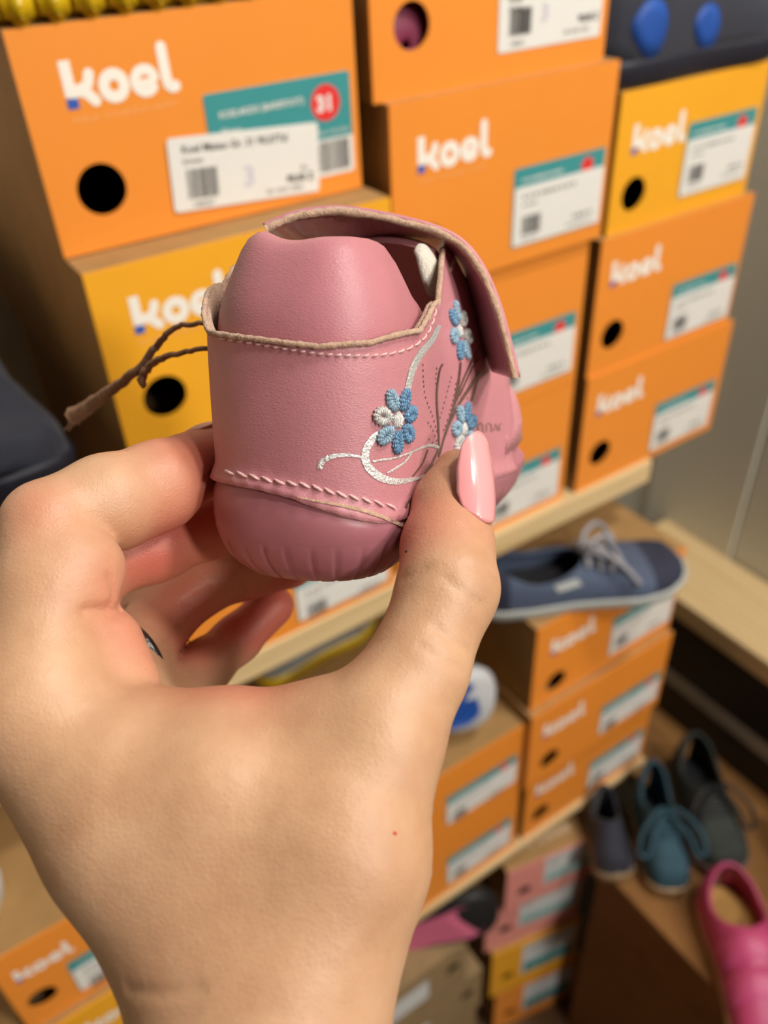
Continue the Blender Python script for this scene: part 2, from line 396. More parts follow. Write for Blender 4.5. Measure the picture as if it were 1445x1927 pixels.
# middle stack
c0 = shoe_box(.3085, .481, -.1195, .1965, .125, 'orange box with a plum shoe showing through its hole', lab=None, hxz=(.030, .0395), logo_xz=(.021, .085), holer=.0134)
a = Acc(); plate(a, rrect(0, .092, -.055, 0, .002), 0, .0002); pl = ob('price_label', a.me('price_label', M_paper), c0, (.098, -.0004, .071))
ob('barcode', barcode_me(.019, .0155, 5), pl, (.009, -.0004, -.046))
label_print(pl, 'print', 0, 0, [('Koel', .008, -.0265, .0058, .0001), ('Schuhe', .008, -.0285 - .003, .0042, 0), ('140251', .010, -.052, .0042, 0), ('90,00 Z', .070, -.044, .0060, .0002), ('BE / 6344 / 4501', .058, -.050, .0034, 0)], M_black, -.0005)
label_print(pl, 'stamp', 0, 0, [('3', .036, -.040, .014, .0004)], M_violet, -.00045)
shoe_box(.3145, .473, -.2475, .200, .128, 'orange box second in the middle stack, protruding a little forward', hxz=(.029, .034), lx=.105, ltop=.128 - .058, lh=.0575)
shoe_box(.3125, .479, -.3795, .197, .132, 'orange box third in the middle stack, behind the open strap', lx=.100, ltop=.070)
shoe_box(.3135, .480, -.511, .197, .1315, 'lowest orange box of the middle stack, on the shelf edge', lx=.098, ltop=.064)
# right stack
shoe_box(.5330, .484, -.2555, .176, .110, 'yellow shoe box under the navy sneaker, top of the right stack', 'y', lx=.083, lw=.087, ltop=.075, lh=.060, logo_xz=(.018, .062), hxz=(.027, .030), tag_=False)
shoe_box(.5245, .479, -.3825, .194, .127, 'orange box in the middle of the right stack by the grey wall', lx=.100, ltop=.127 - .064, lh=.056, logo_xz=(.016, .083), hxz=(.027, .036), tag_=False)
shoe_box(.5250, .477, -.511, .202, .1285, 'lowest orange box of the right stack, overhanging the shelf end', lx=.103, ltop=.127 - .062, lh=.057, logo_xz=(.017, .083), hxz=(.029, .037), tag_=False)
# far left stack beside the navy shoe
shoe_box(-.165, .455, -.405, .215, .112, 'orange box beneath the dark navy shoe at the photo\'s left edge')
shoe_box(-.165, .465, -.511, .215, .106, 'orange box on the shelf under the far left stack')
shoe_box(-.150, .600, -.293, .205, .100, 'orange box set far back behind the dark navy shoe', D=.18)
# lower shelf
shoe_box(.4335, .420, -.726, .214, .122, 'orange box under the grey-blue lace-up shoe', D=.16, lx=.112, lw=.098, ltop=.122 - .050, lh=.058, logo_xz=(.022, .072), hxz=(.034, .026), tag_=False)
shoe_box(.4285, .411, -.852, .217, .126, 'second orange box below the grey-blue lace-up shoe', lx=.112, lw=.098, ltop=.126 - .060, lh=.050, logo_xz=(.020, .078), hxz=(.034, .032), tag_=False)
shoe_box(.4405, .420, -.977, .210, .125, 'lowest orange box of the stack below the grey-blue lace-up shoe', lx=.108, lw=.095, ltop=.125 - .055, lh=.055, logo_xz=(.016, .076), hxz=(.028, .034), tag_=False)
shoe_box(.2180, .420, -.862, .213, .120, 'orange box with the blue-soled shoe lying on top', lx=.104, lw=.098, ltop=.120 - .045, lh=.050, logo_xz=(.022, .070), tag_=False)
shoe_box(.2160, .420, -.977, .213, .115, 'orange box under the blue-soled shoe\'s box, on the lower shelf', lx=.108, lw=.095, ltop=.115 - .045, lh=.055, logo_xz=(.022, .064), tag_=False)
shoe_box(-.1015, .420, -.745, .200, .113, 'orange box in the bottom left corner with its kraft top showing', logo_s=.72, logo_xz=(.011, .072), hxz=(.020, .036), holer=.0115, lx=.045, lw=.085, ltop=.060, lh=.047, tag_=False)
shoe_box(-.0960, .412, -.861, .205, .116, 'orange-yellow box under the bottom left corner box', 'y', logo_s=.8, logo_xz=(.030, .075), lx=.065, lw=.095, ltop=.085, lh=.055, tag_=False)
shoe_box(-.0960, .420, -.977, .205, .116, 'orange box at the base of the bottom left stack')
shoe_box(-.312, .420, -.861, .205, .116, 'pink box peeping in at the very bottom left corner', 'p', lab='white', logo=False, lx=.08)
shoe_box(-.312, .420, -.977, .205, .116, 'pink box below the one in the bottom left corner', 'p', lab='white', logo=False, lx=.08)
# small boxes on the floor in front of the lower shelf
def lid_print(t, W, D):
    a = Acc(); rn = random.Random(5)
    for k, (x, w) in enumerate(((.012, .010), (.026, .008), (.038, .012), (.056, .009), (.069, .011), (.084, .009), (.097, .008))):
        plate_z = [(x, .020, 0), (x + w, .020, 0), (x + w, .032, 0), (x, .032, 0)]
        a.add(plate_z, [(0, 1, 2, 3)])
    return a.me('lid_print', simple('faded_white_ink', srgb(206, 178, 146), .6, .03))
yw = rad(-12)
p1 = shoe_box(.415, .413, -1.117, .146, .097, 'pink box with a kraft top and faded white lid print', 'p', yaw=rad(-11.3), D=.19, lab='white', logo=False, hxz=(.028, .035), holer=.0105, lx=.056, lw=.088, lh=.062, ltop=.092)
ob('lid_print', lid_print(p1, .146, .19), p1, (0, 0, .0973))
shoe_box(.397, .427, -1.231, .146, .114, 'pink box shifted left below the kraft-topped pink box', 'p', yaw=rad(-14), D=.19, lab='white', logo=False, hxz=(.030, .045), holer=.0105, lx=.050, lw=.092, lh=.070, ltop=.108)
shoe_box(.404, .417, -1.364, .144, .133, 'small amber box under the two pink boxes', 'y', yaw=rad(-12), D=.19, lab='white', logo=False, hxz=(.028, .045), holer=.0105, lx=.050, lw=.088, lh=.085, ltop=.118)
shoe_box(.4155, .4155, -1.5, .148, .136, 'small orange box on the floor at the base of the pink stack', 'o', yaw=rad(-12), D=.19, lab='white', logo=False, hxz=(.028, .045), holer=.0105, lx=.050, lw=.090, lh=.085, ltop=.118)
shoe_box(.135, .392, -1.170, .200, .105, 'plain kraft box with the pink-soled shoe on top', 'k', lab='plain', logo=False, hxz=(.178, .060), holer=.0105, lx=.040, lw=.100, lh=.045, ltop=.080)
shoe_box(.160, .392, -1.280, .203, .110, 'plain kraft box second from the top, with a white label', 'k', lab='plain', logo=False, hxz=(.178, .062), holer=.0105, lx=.030, lw=.085, lh=.05, ltop=.070)
shoe_box(.158, .395, -1.390, .200, .110, 'plain kraft box third from the top near the floor', 'k', lab='plain', logo=False, hxz=(.170, .055), lx=.03)
shoe_box(.158, .395, -1.500, .200, .110, 'plain kraft box standing on the floor', 'k', lab='plain', logo=False, hxz=(.170, .055), lx=.03)
# big brown carton the right-hand shoes stand on, board beside it, black boxes under the plank
M_carton = simple('brown_carton', srgb(134, 92, 44), .8, .12, 18, .25, 300)
TZ = H0 - 1.030
ct = thing('carton', 'large brown cardboard carton carrying the pink shoe', 'carton', (.5226, -.35, 0))
ob('carton_body', box_me('carton_body', 0, .360, 0, .708, 0, TZ - .003, M_carton, .003), ct)
ob('carton_lid', box_me('carton_lid', -.0015, .3615, -.0015, .7095, TZ - .040, TZ, M_carton, .002), ct)
M_blackbox = simple('black_card', srgb(26, 25, 24), .5, .1, 30, .1)
for k, (y0, y1, lb) in enumerate(((.20, .58, 'black box with a grey label strip beneath the pale plank'), (-.06, .195, 'black box nearest the camera beneath the pale plank'))):
    t = thing('black_box', lb, 'box', (.776, y0, TZ), 0, 'black boxes under the plank')
    ob('box_body', box_me('box_body', 0, .104, 0, y1 - y0, 0, .176, M_blackbox, .002), t)
    ob('box_lid', box_me('box_lid', -.002, .106, -.001, y1 - y0 + .001, .145, .182, M_blackbox, .002), t)
    ms = simple('grey_label_strip', srgb(170, 166, 154), .6, .04)
    ob('label_strip', box_me('label_strip', -.0024, -.0019, .004, y1 - y0 - .035, .066, .092, ms), t)
    ob('label_clip', box_me('label_clip', -.0024, -.0019, y1 - y0 - .028, y1 - y0 - .018, .064, .096, ms), t)
shelf('wooden_board', 'narrow brown board behind the carton on the right', .66, .884, .3605, .60, TZ - .022, TZ, M_carton, .001)
# ------------------------------------------------------------------ shoes standing on the boxes
def gen_shoe(name, label, L, W, H, loc, rz, upper, sole, lining, laces=None, sh=.018, group=None, matrix=None, extras=(), sole_bottom=None, open_t=(.07, .50), toe=None, mid=None):
    t_ = thing(name, label, 'shoe', loc, rz, group, matrix)
    TT = [0, .02, .06, .12, .25, .45, .6, .75, .88, .95, .985, 1]; WW = [.02, .42, .62, .74, .80, .78, .87, 1.0, .93, .70, .42, .02]
    hw = lambda t: W / 2 * np.interp(t, TT, WW)
    hh = lambda t: H * np.interp(t, [0, .04, .15, .3, .45, .6, .8, .94, 1], [.70, .95, 1, .88, .80, .62, .46, .36, .06])
    ts = np.concatenate([np.linspace(0, .12, 8), np.linspace(.16, .86, 16), np.linspace(.89, 1, 8)])
    # sole
    V = []; prof = [(0, .90), (.15, .97), (.5, 1.0), (.85, 1.03), (1.0, 1.0)]
    ring = [(hw(t), t * L) for t in ts] + [(-hw(t), t * L) for t in ts[::-1]]
    n = len(ring)
    spring = lambda y: .010 * max(0, (y / L - .7) / .3) ** 2
    for v, s in prof: V += [(x * s, (y - L / 2) * (1 + (s - 1) * .4) + L / 2, v * sh + spring(y)) for x, y in ring]
    Fc = grid_faces(len(prof), n, close_m=True) + [tuple(range(n)), tuple(range((len(prof) - 1) * n, len(prof) * n))[::-1]]
    so = ob('sole', fixn(me_from('sole', V, Fc, sole, True)), t_)
    if sole_bottom:
        ring2 = [(x * .74, (y - L / 2) * .84 + L / 2, -.0015 + spring(y)) for x, y in ring]
        rb = [(x, y, z + .003) for x, y, z in ring2]
        ob('tread', fixn(me_from('tread', ring2 + rb, [tuple(range(n))] + grid_faces(2, n, close_m=True), sole_bottom)), so)
    # upper
    A = np.linspace(0, math.pi, 25)
    def U(t, a, off=0.0):
        w = hw(t) * .97 + off; h = hh(t) + off; p = .62
        c, s = math.cos(a), math.sin(a)
        lean = 1 - .25 * max(0, s) ** 3 * (1 if t < .55 else .3)
        return Vector((w * math.copysign(abs(c) ** p, c) * lean, t * L * .985 + L * .006, sh * .8 + spring(t * L) + h * max(0, s) ** .75))
    tu = np.concatenate([np.linspace(.004, .12, 8), np.linspace(.145, .86, 30), np.linspace(.89, .996, 8)])
    V = []; Fc = []; MI = []; m_ = 13
    for side in (0, 1):
        o0 = len(V)
        for t in tu:
            x = (t - open_t[0]) / (open_t[1] - open_t[0]); half = 1.0 * max(0, math.sin(math.pi * x)) ** .5 if 0 < x < 1 else 0
            aa = np.linspace(0, math.pi / 2 - half, m_) if side == 0 else np.linspace(math.pi / 2 + half, math.pi, m_)
            V += [U(t, a) for a in aa]
        for i in range(len(tu) - 1):
            tc = (tu[i] + tu[i + 1]) / 2
            for jq in range(m_ - 1):
                Fc.append((o0 + i * m_ + jq, o0 + (i + 1) * m_ + jq, o0 + (i + 1) * m_ + jq + 1, o0 + i * m_ + jq + 1)); MI.append(1 if (toe and tc > .80) else (2 if (toe and tc < .14) else 0))
    um = me_from('upper', V, Fc, [upper, toe or upper, toe or upper, lining], True, MI)
    bm = bmesh.new(); bm.from_mesh(um); bmesh.ops.remove_doubles(bm, verts=bm.verts, dist=.0004); bm.to_mesh(um); bm.free()
    up = ob('upper', um, t_)
    sm = up.modifiers.new('thick', 'SOLIDIFY'); sm.thickness = .0035; sm.offset = -1; sm.material_offset = 0
    ring3 = [(x * .86, (y - L / 2) * .92 + L / 2, sh + .003 + spring(y)) for x, y in ring]
    ob('insole', me_from('insole', ring3, [tuple(range(n))[::-1]], lining), t_)
    if laces:
        for k in range(4):
            t = .50 + .052 * k
            pts = [U(t + .02 * math.cos((a - math.pi / 2) * 2), a, .0035) for a in np.linspace(math.pi / 2 - .55, math.pi / 2 + .55, 9)]
            ob('lace', me_from('lace', *tube_vf(pts, .0026, 6), laces, True), t_)
        c = U(.50, math.pi / 2, .006)
        for sx in (-1, 1):
            loop = [c, c + Vector((sx * .012, .008, .012)), c + Vector((sx * .034, .030, .002)), c + Vector((sx * .040, .046, -.018)), c + Vector((sx * .030, .048, -.022)), c + Vector((sx * .020, .030, -.004)), c]
            ob('lace_loop', me_from('lace_loop', *tube_vf([Vector(p) for p in catmull(loop, 5)], .0026, 6), laces, True), t_)
    for e in extras: e(t_, U, L, W, H)
    return t_
def patch_extra(name, mat, cells, off=.0012):          # cells: outline in (t, angle) on the upper
    def f(t_, U, L, W, H):
        c = (sum(p[0] for p in cells) / len(cells), sum(p[1] for p in cells) / len(cells)); V = [U(c[0], c[1], off + .0006)]
        for q in (.5, 1.0): V += [U(c[0] + (p[0] - c[0]) * q, c[1] + (p[1] - c[1]) * q, off if q == 1 else off + .0005) for p in cells]
        n = len(cells); Fc = [(0, 1 + i, 1 + (i + 1) % n) for i in range(n)] + [(1 + i, 1 + n + i, 1 + n + (i + 1) % n, 1 + (i + 1) % n) for i in range(n)]
        V += [U(p[0], p[1], -.001) for p in cells]
        Fc += [(1 + n + i, 1 + 2 * n + i, 1 + 2 * n + (i + 1) % n, 1 + n + (i + 1) % n) for i in range(n)]
        ob(name, fixn(me_from(name, V, Fc, mat, True)), t_)
    return f
def strap_extra(mat, t0, t1, a0=.25, a1=math.pi - .25, name='strap'):
    def f(t_, U, L, W, H):
        V = []; aa = np.linspace(a0, a1, 15); tt = [t0, t0 + .006, (t0 + t1) / 2, t1 - .006, t1]; of = [.0002, .0016, .0020, .0018, .0002]
        for a in aa: V += [U(t, a, o) for t, o in zip(tt, of)]
        ob(name, fixn(me_from(name, V, grid_faces(15, 5), mat, True)), t_)
    return f
def ell(ct, ca, rt, ra, rot=0, n=16, tear=0):
    o = []
    for k in range(n):
        q = 2 * math.pi * k / n; x = math.cos(q); y = math.sin(q) * (1 - tear * (1 - math.cos(q)) / 2)
        o.append((ct + rt * (x * math.cos(rot) - y * math.sin(rot)), ca + ra * (x * math.sin(rot) + y * math.cos(rot))))
    return o
M_navy = simple('navy_softshell', srgb(30, 33, 48), .75, .12, 60, .3, 900, sheen=.2)
M_navyrub = simple('navy_rubber', srgb(24, 25, 40), .55, .1, 40)
M_royal = simple('royal_blue_textile', srgb(20, 74, 158), .6, .08, 60, .2, 900)
M_bluelace = simple('blue_lace', srgb(50, 120, 185), .7, .1, 300, .4, 1500)
M_dark = simple('dark_lining', srgb(22, 22, 26), .9, .1)
M_slate = simple('slate_blue_canvas', srgb(74, 86, 110), .8, .10, 90, .4, 1400)
M_slatedk = simple('dark_navy_suede', srgb(42, 46, 66), .85, .12, 60, .3, 900)
M_greylace = simple('grey_lace', srgb(152, 154, 162), .8, .06, 300, .4, 1500)
M_greysole = simple('pale_grey_rubber', srgb(176, 180, 176), .5, .04)
M_white = simple('white_rubber', srgb(196, 198, 200), .45, .03)
M_yellowrub = simple('yellow_rubber', srgb(196, 160, 14), .35, .08, 30)
M_teals = simple('teal_suede', srgb(44, 78, 92), .8, .15, 60, .3, 800)
M_greens = simple('dark_green_suede', srgb(46, 52, 48), .8, .15, 60, .3, 800)
M_blacks = simple('black_leather', srgb(22, 22, 24), .55, .1, 60, .2, 800)
M_fuch = simple('magenta_leather', srgb(184, 66, 112), .45, .06, 40, .15, 900)
M_fuchd = simple('magenta_strap_leather', srgb(194, 76, 122), .45, .06, 40, .15, 900)
M_gum = simple('beige_gum_rubber', srgb(168, 140, 104), .6, .08)
M_tan = simple('tan_leather_lining', srgb(176, 136, 70), .7, .1)
M_pinksole = simple('pink_rubber', srgb(206, 104, 134), .45, .05)
M_plum = simple('plum_leather', srgb(140, 56, 84), .5, .1, 50, .15, 800)
z_ = lambda z: H0 + z
HP = math.pi / 2
gen_shoe('sneaker', 'navy sneaker with bright blue patches and laces on the yellow box', .235, .085, .085, (.512, .515, z_(-.1455)), -HP + rad(2), M_navy, M_navyrub, M_dark, M_bluelace, .020,
         extras=(patch_extra('blue_patch', M_royal, ell(.175, .22, .075, .26, .0, tear=.45)), patch_extra('blue_patch', M_royal, ell(.455, .20, .062, .26, .0, tear=.45)), patch_extra('toe_patch', M_royal, ell(.76, 1.1, .06, .35)), ))
sp_tag = lambda t_, U, L, W, H: ob('side_tag', fixn(me_from('side_tag', [U(.36, .35, .0012), U(.47, .50, .0012), U(.45, .68, .0012), U(.34, .53, .0012)], [(0, 1, 2, 3)], M_greysole)), t_)
gen_shoe('lace_up_shoe', 'grey-blue canvas lace-up shoe with pale sole on orange boxes', 0.225, .080, .052, (.400, .486, z_(-.604)), rad(-114), M_slate, M_greysole, M_dark, M_greylace, .014, extras=(sp_tag,), toe=M_slatedk)
def facing(px, py, z, toe_px, roll=0):      # a shoe lying with its sole turned to the viewer's side
    o = pw(px, py, z); zax = Vector(RC[2]) * .75 + Vector((0, 0, .35)); zax.normalize()
    d = (pw(*toe_px, z) - o); y = (d - zax * d.dot(zax)).normalized(); x = y.cross(zax)
    M = Matrix.Identity(4)
    for i in range(3): M[i][0] = x[i]; M[i][1] = y[i]; M[i][2] = zax[i]; M[i][3] = o[i]
    return M
gen_shoe('sneaker', 'white sneaker lying with its blue sole turned outward on the box', .17, .076, .030, (0, 0, 0), 0, M_greylace, M_white, M_dark, None, .016, matrix=facing(622, 1352, .86, (860, 1325)), sole_bottom=M_royal)
gen_shoe('sneaker', 'black sneaker with a pink sole lying on the kraft box', .16, .074, .022, (0, 0, 0), 0, M_blacks, M_blacks, M_dark, None, .016, matrix=facing(705, 1783, 1.045, (880, 1708)), sole_bottom=M_pinksole)
def lugs(t_, U, L, W, H):
    for k in range(9):
        y = .012 + k * .0175
        V, Fc = box_vf(-.006, .008, -.0075, .0075, -.001, .017)
        me = me_from('lug', V, Fc, M_yellowrub, True); bm = bmesh.new(); bm.from_mesh(me); bmesh.ops.bevel(bm, geom=bm.edges[:], offset=.0042, segments=3, affect='EDGES'); bm.to_mesh(me); bm.free()
        ob('lug', me, t_, (W / 2 * .93, y, .0008))
        ob('stud', me_from('stud', *tube_vf([Vector((W / 2 * .93 + .0075, y, .005)), Vector((W / 2 * .93 + .0095, y, .005))], [.0022, .0012], 8), M_yellowrub, True), t_)
gen_shoe('rubber_clog', 'bright yellow rubber shoe with knobbly sole, top left corner', .185, .078, .060, (.085, .530, z_(-.057)), -HP, M_yellowrub, M_yellowrub, M_dark, None, .020, extras=(lugs,))
gen_shoe('slip_on_shoe', 'dark navy padded shoe at the photo\'s left edge', .150, .092, .075, (.026, .596, z_(-.293)), math.pi + rad(2), M_navy, M_navyrub, M_dark, None, .018)
gen_shoe('sneaker', 'grey and yellow sneaker in the gap under the upper shelf', .17, .07, .045, (.215, .640, z_(-.742)), rad(-84), simple('grey_mesh', srgb(128, 128, 124), .8), M_yellowrub, M_dark, M_greylace, .020)
gen_shoe('sneaker', 'white sneaker tip beside the wrist at the left edge', .17, .072, .045, (-.085, .500, z_(-.632)), rad(145), M_white, M_white, M_dark, None, .02)
gen_shoe('lace_up_shoe', 'navy shoe with a beige sole beside the pink boxes', 0.0950, 0.0520, 0.0780, (0.5640, 0.4100, z_(-1.030)), rad(152), M_navy, M_gum, M_dark, None, .016)
gen_shoe('ankle_shoe', 'teal suede ankle shoe with lacing, toe forward', 0.1463, 0.0585, 0.0867, (0.6396, 0.3967, z_(-1.030)), rad(146), M_teals, M_gum, M_dark, M_teals, .016)
gen_shoe('ankle_shoe', 'dark green shoe behind the magenta one', 0.1734, 0.0759, 0.0759, (0.7270, 0.4020, z_(-1.030)), rad(148), M_greens, simple('dull_pink_rubber', srgb(110, 84, 80), .7), M_dark, M_blacks, .014)
gen_shoe('ankle_shoe', 'black shoe at the right edge beside the magenta shoe', 0.1734, 0.0780, 0.0921, (0.7480, 0.2331, z_(-1.030)), rad(152), M_blacks, M_blacks, M_dark, M_blacks, .016)
gen_shoe('velcro_shoe', 'magenta leather shoe with two closing straps on the carton', 0.2298, 0.0932, 0.0672, (0.6135, 0.2580, z_(-1.030)), rad(150), M_fuch, M_gum, M_tan, None, .016, open_t=(.05, .36), extras=(strap_extra(M_fuchd, .37, .50), strap_extra(M_fuchd, .53, .66)))
t_ = gen_shoe('slip_on_shoe', 'plum shoe lying inside the orange box, seen through its hole', .15, .07, .105, (.339, .636, z_(-.117)), math.pi, M_plum, M_plum, M_dark, None, .014)
# ------------------------------------------------------------------ the held baby shoe
def leather_mat(name, c, spk=0):
    t = NT(name); v = t.coord()
    n = t.noise(45, 4, .5, v)
    lo = tuple(x * .93 for x in c[:3]) + (1,); hi = tuple(min(1, x * 1.05) for x in c[:3]) + (1,)
    t.link(t.ramp(n, [(.3, lo), (.7, hi)]), t.b.inputs['Base Color'])
    vo = t.node('ShaderNodeTexVoronoi', feature='DISTANCE_TO_EDGE'); vo.inputs['Scale'].default_value = 950; vo.inputs['Randomness'].default_value = 1
    mp = t.coord((1, 1, 1.9)); 
    nz = t.node('ShaderNodeTexNoise'); nz.inputs['Scale'].default_value = 500; t.link(mp, nz.inputs['Vector'])
    ad = t.node('ShaderNodeVectorMath', operation='MULTIPLY_ADD'); ad.inputs[1].default_value = (.0012, .0012, .0012)
    t.link(nz.outputs['Color'], ad.inputs[0]); t.link(mp, ad.inputs[2]); t.link(ad.outputs[0], vo.inputs['Vector'])
    b1 = t.bump(vo.outputs['Distance'], .30, .00035)
    b2 = t.bump(t.noise(420, 4, .6, v), .22, .0004, b1)
    t.link(b2, t.b.inputs['Normal'])
    t.set(Roughness=.44, Specular_IOR_Level=.45)
    return t.m
M_leather = leather_mat('dusty_pink_leather', srgb(190, 126, 133))
M_leather2 = leather_mat('padded_pink_leather', srgb(182, 116, 124))
M_suede = simple('raw_suede_edge', srgb(196, 160, 134), .95, .22, 900, .9, 2500, dist=.0006, sheen=.3)
M_fleece = simple('off_white_fleece', srgb(226, 218, 204), 1.0, .06, 500, .9, 2600, dist=.0006, sheen=.4)
M_inner = simple('mauve_inner_leather', srgb(150, 82, 92), .8, .12, 300, .4, 1500)
def rubber_mat():
    t = NT('translucent_pink_rubber'); n = t.noise(30, 3)
    t.link(t.ramp(n, [(.3, srgb(164, 104, 114)), (.7, srgb(174, 114, 122))]), t.b.inputs['Base Color'])
    t.set(Roughness=.36, Subsurface_Weight=.55, Subsurface_Scale=.006, Specular_IOR_Level=.4); t.b.inputs['Subsurface Radius'].default_value = (1, .55, .55)
    t.link(t.bump(t.noise(900, 2), .08, .0003), t.b.inputs['Normal']); return t.m
M_rubber = rubber_mat()
def sparkle_mat(name, c, c2, sc=1500):
    t = NT(name); vo = t.node('ShaderNodeTexVoronoi'); vo.inputs['Scale'].default_value = sc; t.link(t.coord(), vo.inputs['Vector'])
    t.link(t.ramp(vo.outputs['Distance'], [(.0, c2), (.22, c)]), t.b.inputs['Base Color'])
    t.set(Roughness=.35, Coat_Weight=.3); t.link(t.bump(vo.outputs['Distance'], .7, .0006), t.b.inputs['Normal']); return t.m
M_toecap = sparkle_mat('glittery_pale_pink', srgb(218, 146, 156), srgb(240, 198, 204))
M_hook = sparkle_mat('mauve_hook_tape', srgb(184, 120, 126), srgb(224, 182, 182), 1900)
M_foil = NT('silver_foil'); M_foil.set(Metallic=.55, Roughness=.30); M_foil.b.inputs['Base Color'].default_value = (.82, .82, .80, 1)
M_foil.link(M_foil.bump(M_foil.noise(1600, 3), .9, .0006), M_foil.b.inputs['Normal']); M_foil = M_foil.m
M_foilthin = simple('tarnished_foil_line', srgb(150, 118, 108), .35, .25, 900, .5, 1500, metallic=.7)
M_thread = simple('pale_pink_thread', srgb(222, 178, 176), .6, .15, 900, .4, 3000, sheen=.2)
def thread_mat(name, c):
    t = NT(name); w = t.node('ShaderNodeTexWave', wave_type='BANDS'); w.inputs['Scale'].default_value = 900; w.inputs['Distortion'].default_value = 9; w.inputs['Detail'].default_value = 3
    t.link(t.coord(), w.inputs['Vector'])
    t.link(t.ramp(w.outputs['Fac'], [(.0, tuple(x * .55 for x in c[:3]) + (1,)), (.8, c)]), t.b.inputs['Base Color'])
    t.set(Roughness=.38); t.link(t.bump(w.outputs['Fac'], .7, .0003), t.b.inputs['Normal']); return t.m
M_tb = thread_mat('blue_embroidery', srgb(120, 166, 204)); M_tlb = thread_mat('light_blue_embroidery', srgb(168, 202, 224)); M_tw = thread_mat('white_embroidery', srgb(232, 230, 226))

yaw_, pit_, rol_ = rad(22), rad(12), rad(4.0)
_R = np.array([math.cos(yaw_), 0, -math.sin(yaw_)])
_F = np.array([math.sin(yaw_) * math.cos(pit_), -math.sin(pit_), math.cos(yaw_) * math.cos(pit_)])
_U = np.cross(_R, _F); _U = _U / np.linalg.norm(_U)
if _U[1] > 0: _U = -_U
_R, _U = math.cos(rol_) * _R - math.sin(rol_) * _U, math.cos(rol_) * _U + math.sin(rol_) * _R
_O = np.array([-.0240, .0172, .197])
MS = Matrix.Identity(4)
for i in range(3):
    MS[i][0] = (_R @ RC)[i]; MS[i][1] = (_F @ RC)[i]; MS[i][2] = (_U @ RC)[i]; MS[i][3] = c2w(_O)[i]
MSI = MS.inverted()
shoe = thing('baby_shoe', 'small pink leather baby shoe with blue flowers, held up in the hand', 'shoe', matrix=MS)

HW = .0246; LH = .024
def outline(n=260, l_left=.128, l_right=.128):
    pts = []
    def hwf(l, side): return np.interp(l, [LH, .05, .07, .09, .105, .118, .125, .1285], [HW, HW * .99, .0278, .0318, .0320, .025, .014, 0.0])
    for l in np.linspace(.1285, LH, 120): pts.append((-hwf(l, -1), l))
    for a in np.linspace(-90, 90, 90)[1:-1]:
        p = .86; s, c = math.sin(rad(a)), math.cos(rad(a))
        pts.append((HW * math.copysign(abs(s) ** p, s), LH * (1 - abs(c) ** p)))
    for l in np.linspace(LH, .1285, 120): pts.append((hwf(l, 1), l))
    P = np.array(pts); d = np.r_[0, np.cumsum(np.linalg.norm(np.diff(P, axis=0), axis=1))]
    q = np.linspace(0, d[-1], n); return np.c_[np.interp(q, d, P[:, 0]), np.interp(q, d, P[:, 1])]
OUT = outline(420)
_t = np.gradient(OUT, axis=0); _t /= np.linalg.norm(_t, axis=1)[:, None]
ON = np.c_[_t[:, 1], -_t[:, 0]]         # travelling left-toe -> heel -> right-toe
if (ON[210] @ np.array([0, -1.])) < 0: ON = -ON
def sgn_l(i):                            # signed distance along the shoe: negative = left side
    return OUT[i, 1] * (1 if OUT[i, 0] >= 0 else -1)
def vb_of(i):                            # lower edge of the wrap
    u, l = OUT[i]; return float(np.interp(u if l < .05 else math.copysign(.03, u), [-.03, -.024, -.012, -.004, .004, .012, .020, .03], [.0228, .0230, .0234, .0230, .0216, .0186, .0152, .0136]))
# --- sole
prof = [(-.0014, .0135, 0), (-.0012, .0098, 0), (-.0002, .0062, 0), (.0018, .0036, 0), (.0046, .0010, 0), (.0078, -.0005, 0), (.0098, -.0011, 0), (.0103, -.0012, 0), (.0108, -.0014, 0),
        (.2, -.0017, 1), (.38, -.0018, 1), (.55, -.0016, 1), (.70, -.0009, 1), (.82, .0002, 1), (.92, .0014, 1), (1.0, .0026, 1)]
V = []; n = len(OUT)
arc_s = np.r_[0, np.cumsum(np.linalg.norm(np.diff(OUT, axis=0), axis=1))]
for v0, ins, rel in prof:
    for i in range(n):
        g = 0; v = .0108 + (vb_of(i) + .0035 - .0108) * v0 if rel else v0
        if not rel and v < .0100:
            ph = (arc_s[i] / .0058) % 1.0; g = .0005 * math.exp(-((ph - .5) / .075) ** 2) * min(1, (.0100 - v) / .002)
        p = OUT[i] - ON[i] * (ins + g); V.append((p[0], p[1], v + (.010 * max(0, (p[1] - .08) / .05) ** 2) + g * .3))
Fc = grid_faces(len(prof), n, close_m=True) + [tuple(range(n))]
sole_o = ob('sole', fixn(me_from('sole', V, Fc, M_rubber, True)), shoe)
# moulded bars under the sole edge
# --- leather wrap (counter, quarters)
i0 = int(np.argmax(OUT[:, 1] < .060)); i1 = n - 1 - int(np.argmax(OUT[::-1, 1] < .094))
VT_R = ([0, .024, .034, .042, .047, .051, .056, .062, .068, .076, .085, .094], [.0558, .0562, .0580, .0605, .0625, .0680, .0745, .0785, .0800, .0700, .0560, .0400])
def vt_of(i):
    u, l = OUT[i]
    if l <= LH * 1.0:                     # around the heel the edge dips below the padded collar
        f = u / HW; return float(np.interp(f, [-1, -.9, -.7, 0, .45, .8, 1.0], [.0690, .0632, .0578, .0560, .0546, .0552, .0574]))
    if u < 0: return float(np.interp(l, [LH, .030, .040, .06], [.0690, .0740, .0765, .0770]))
    return float(np.interp(l, [LH, .030, .036, .041, .047, .051, .056, .062, .068, .076, .085, .094], [.0574, .0604, .0632, .0642, .0634, .0690, .0745, .0785, .0800, .0700, .0560, .0400]))
V = []; NV = 26; idx = list(range(i0, i1 + 1))
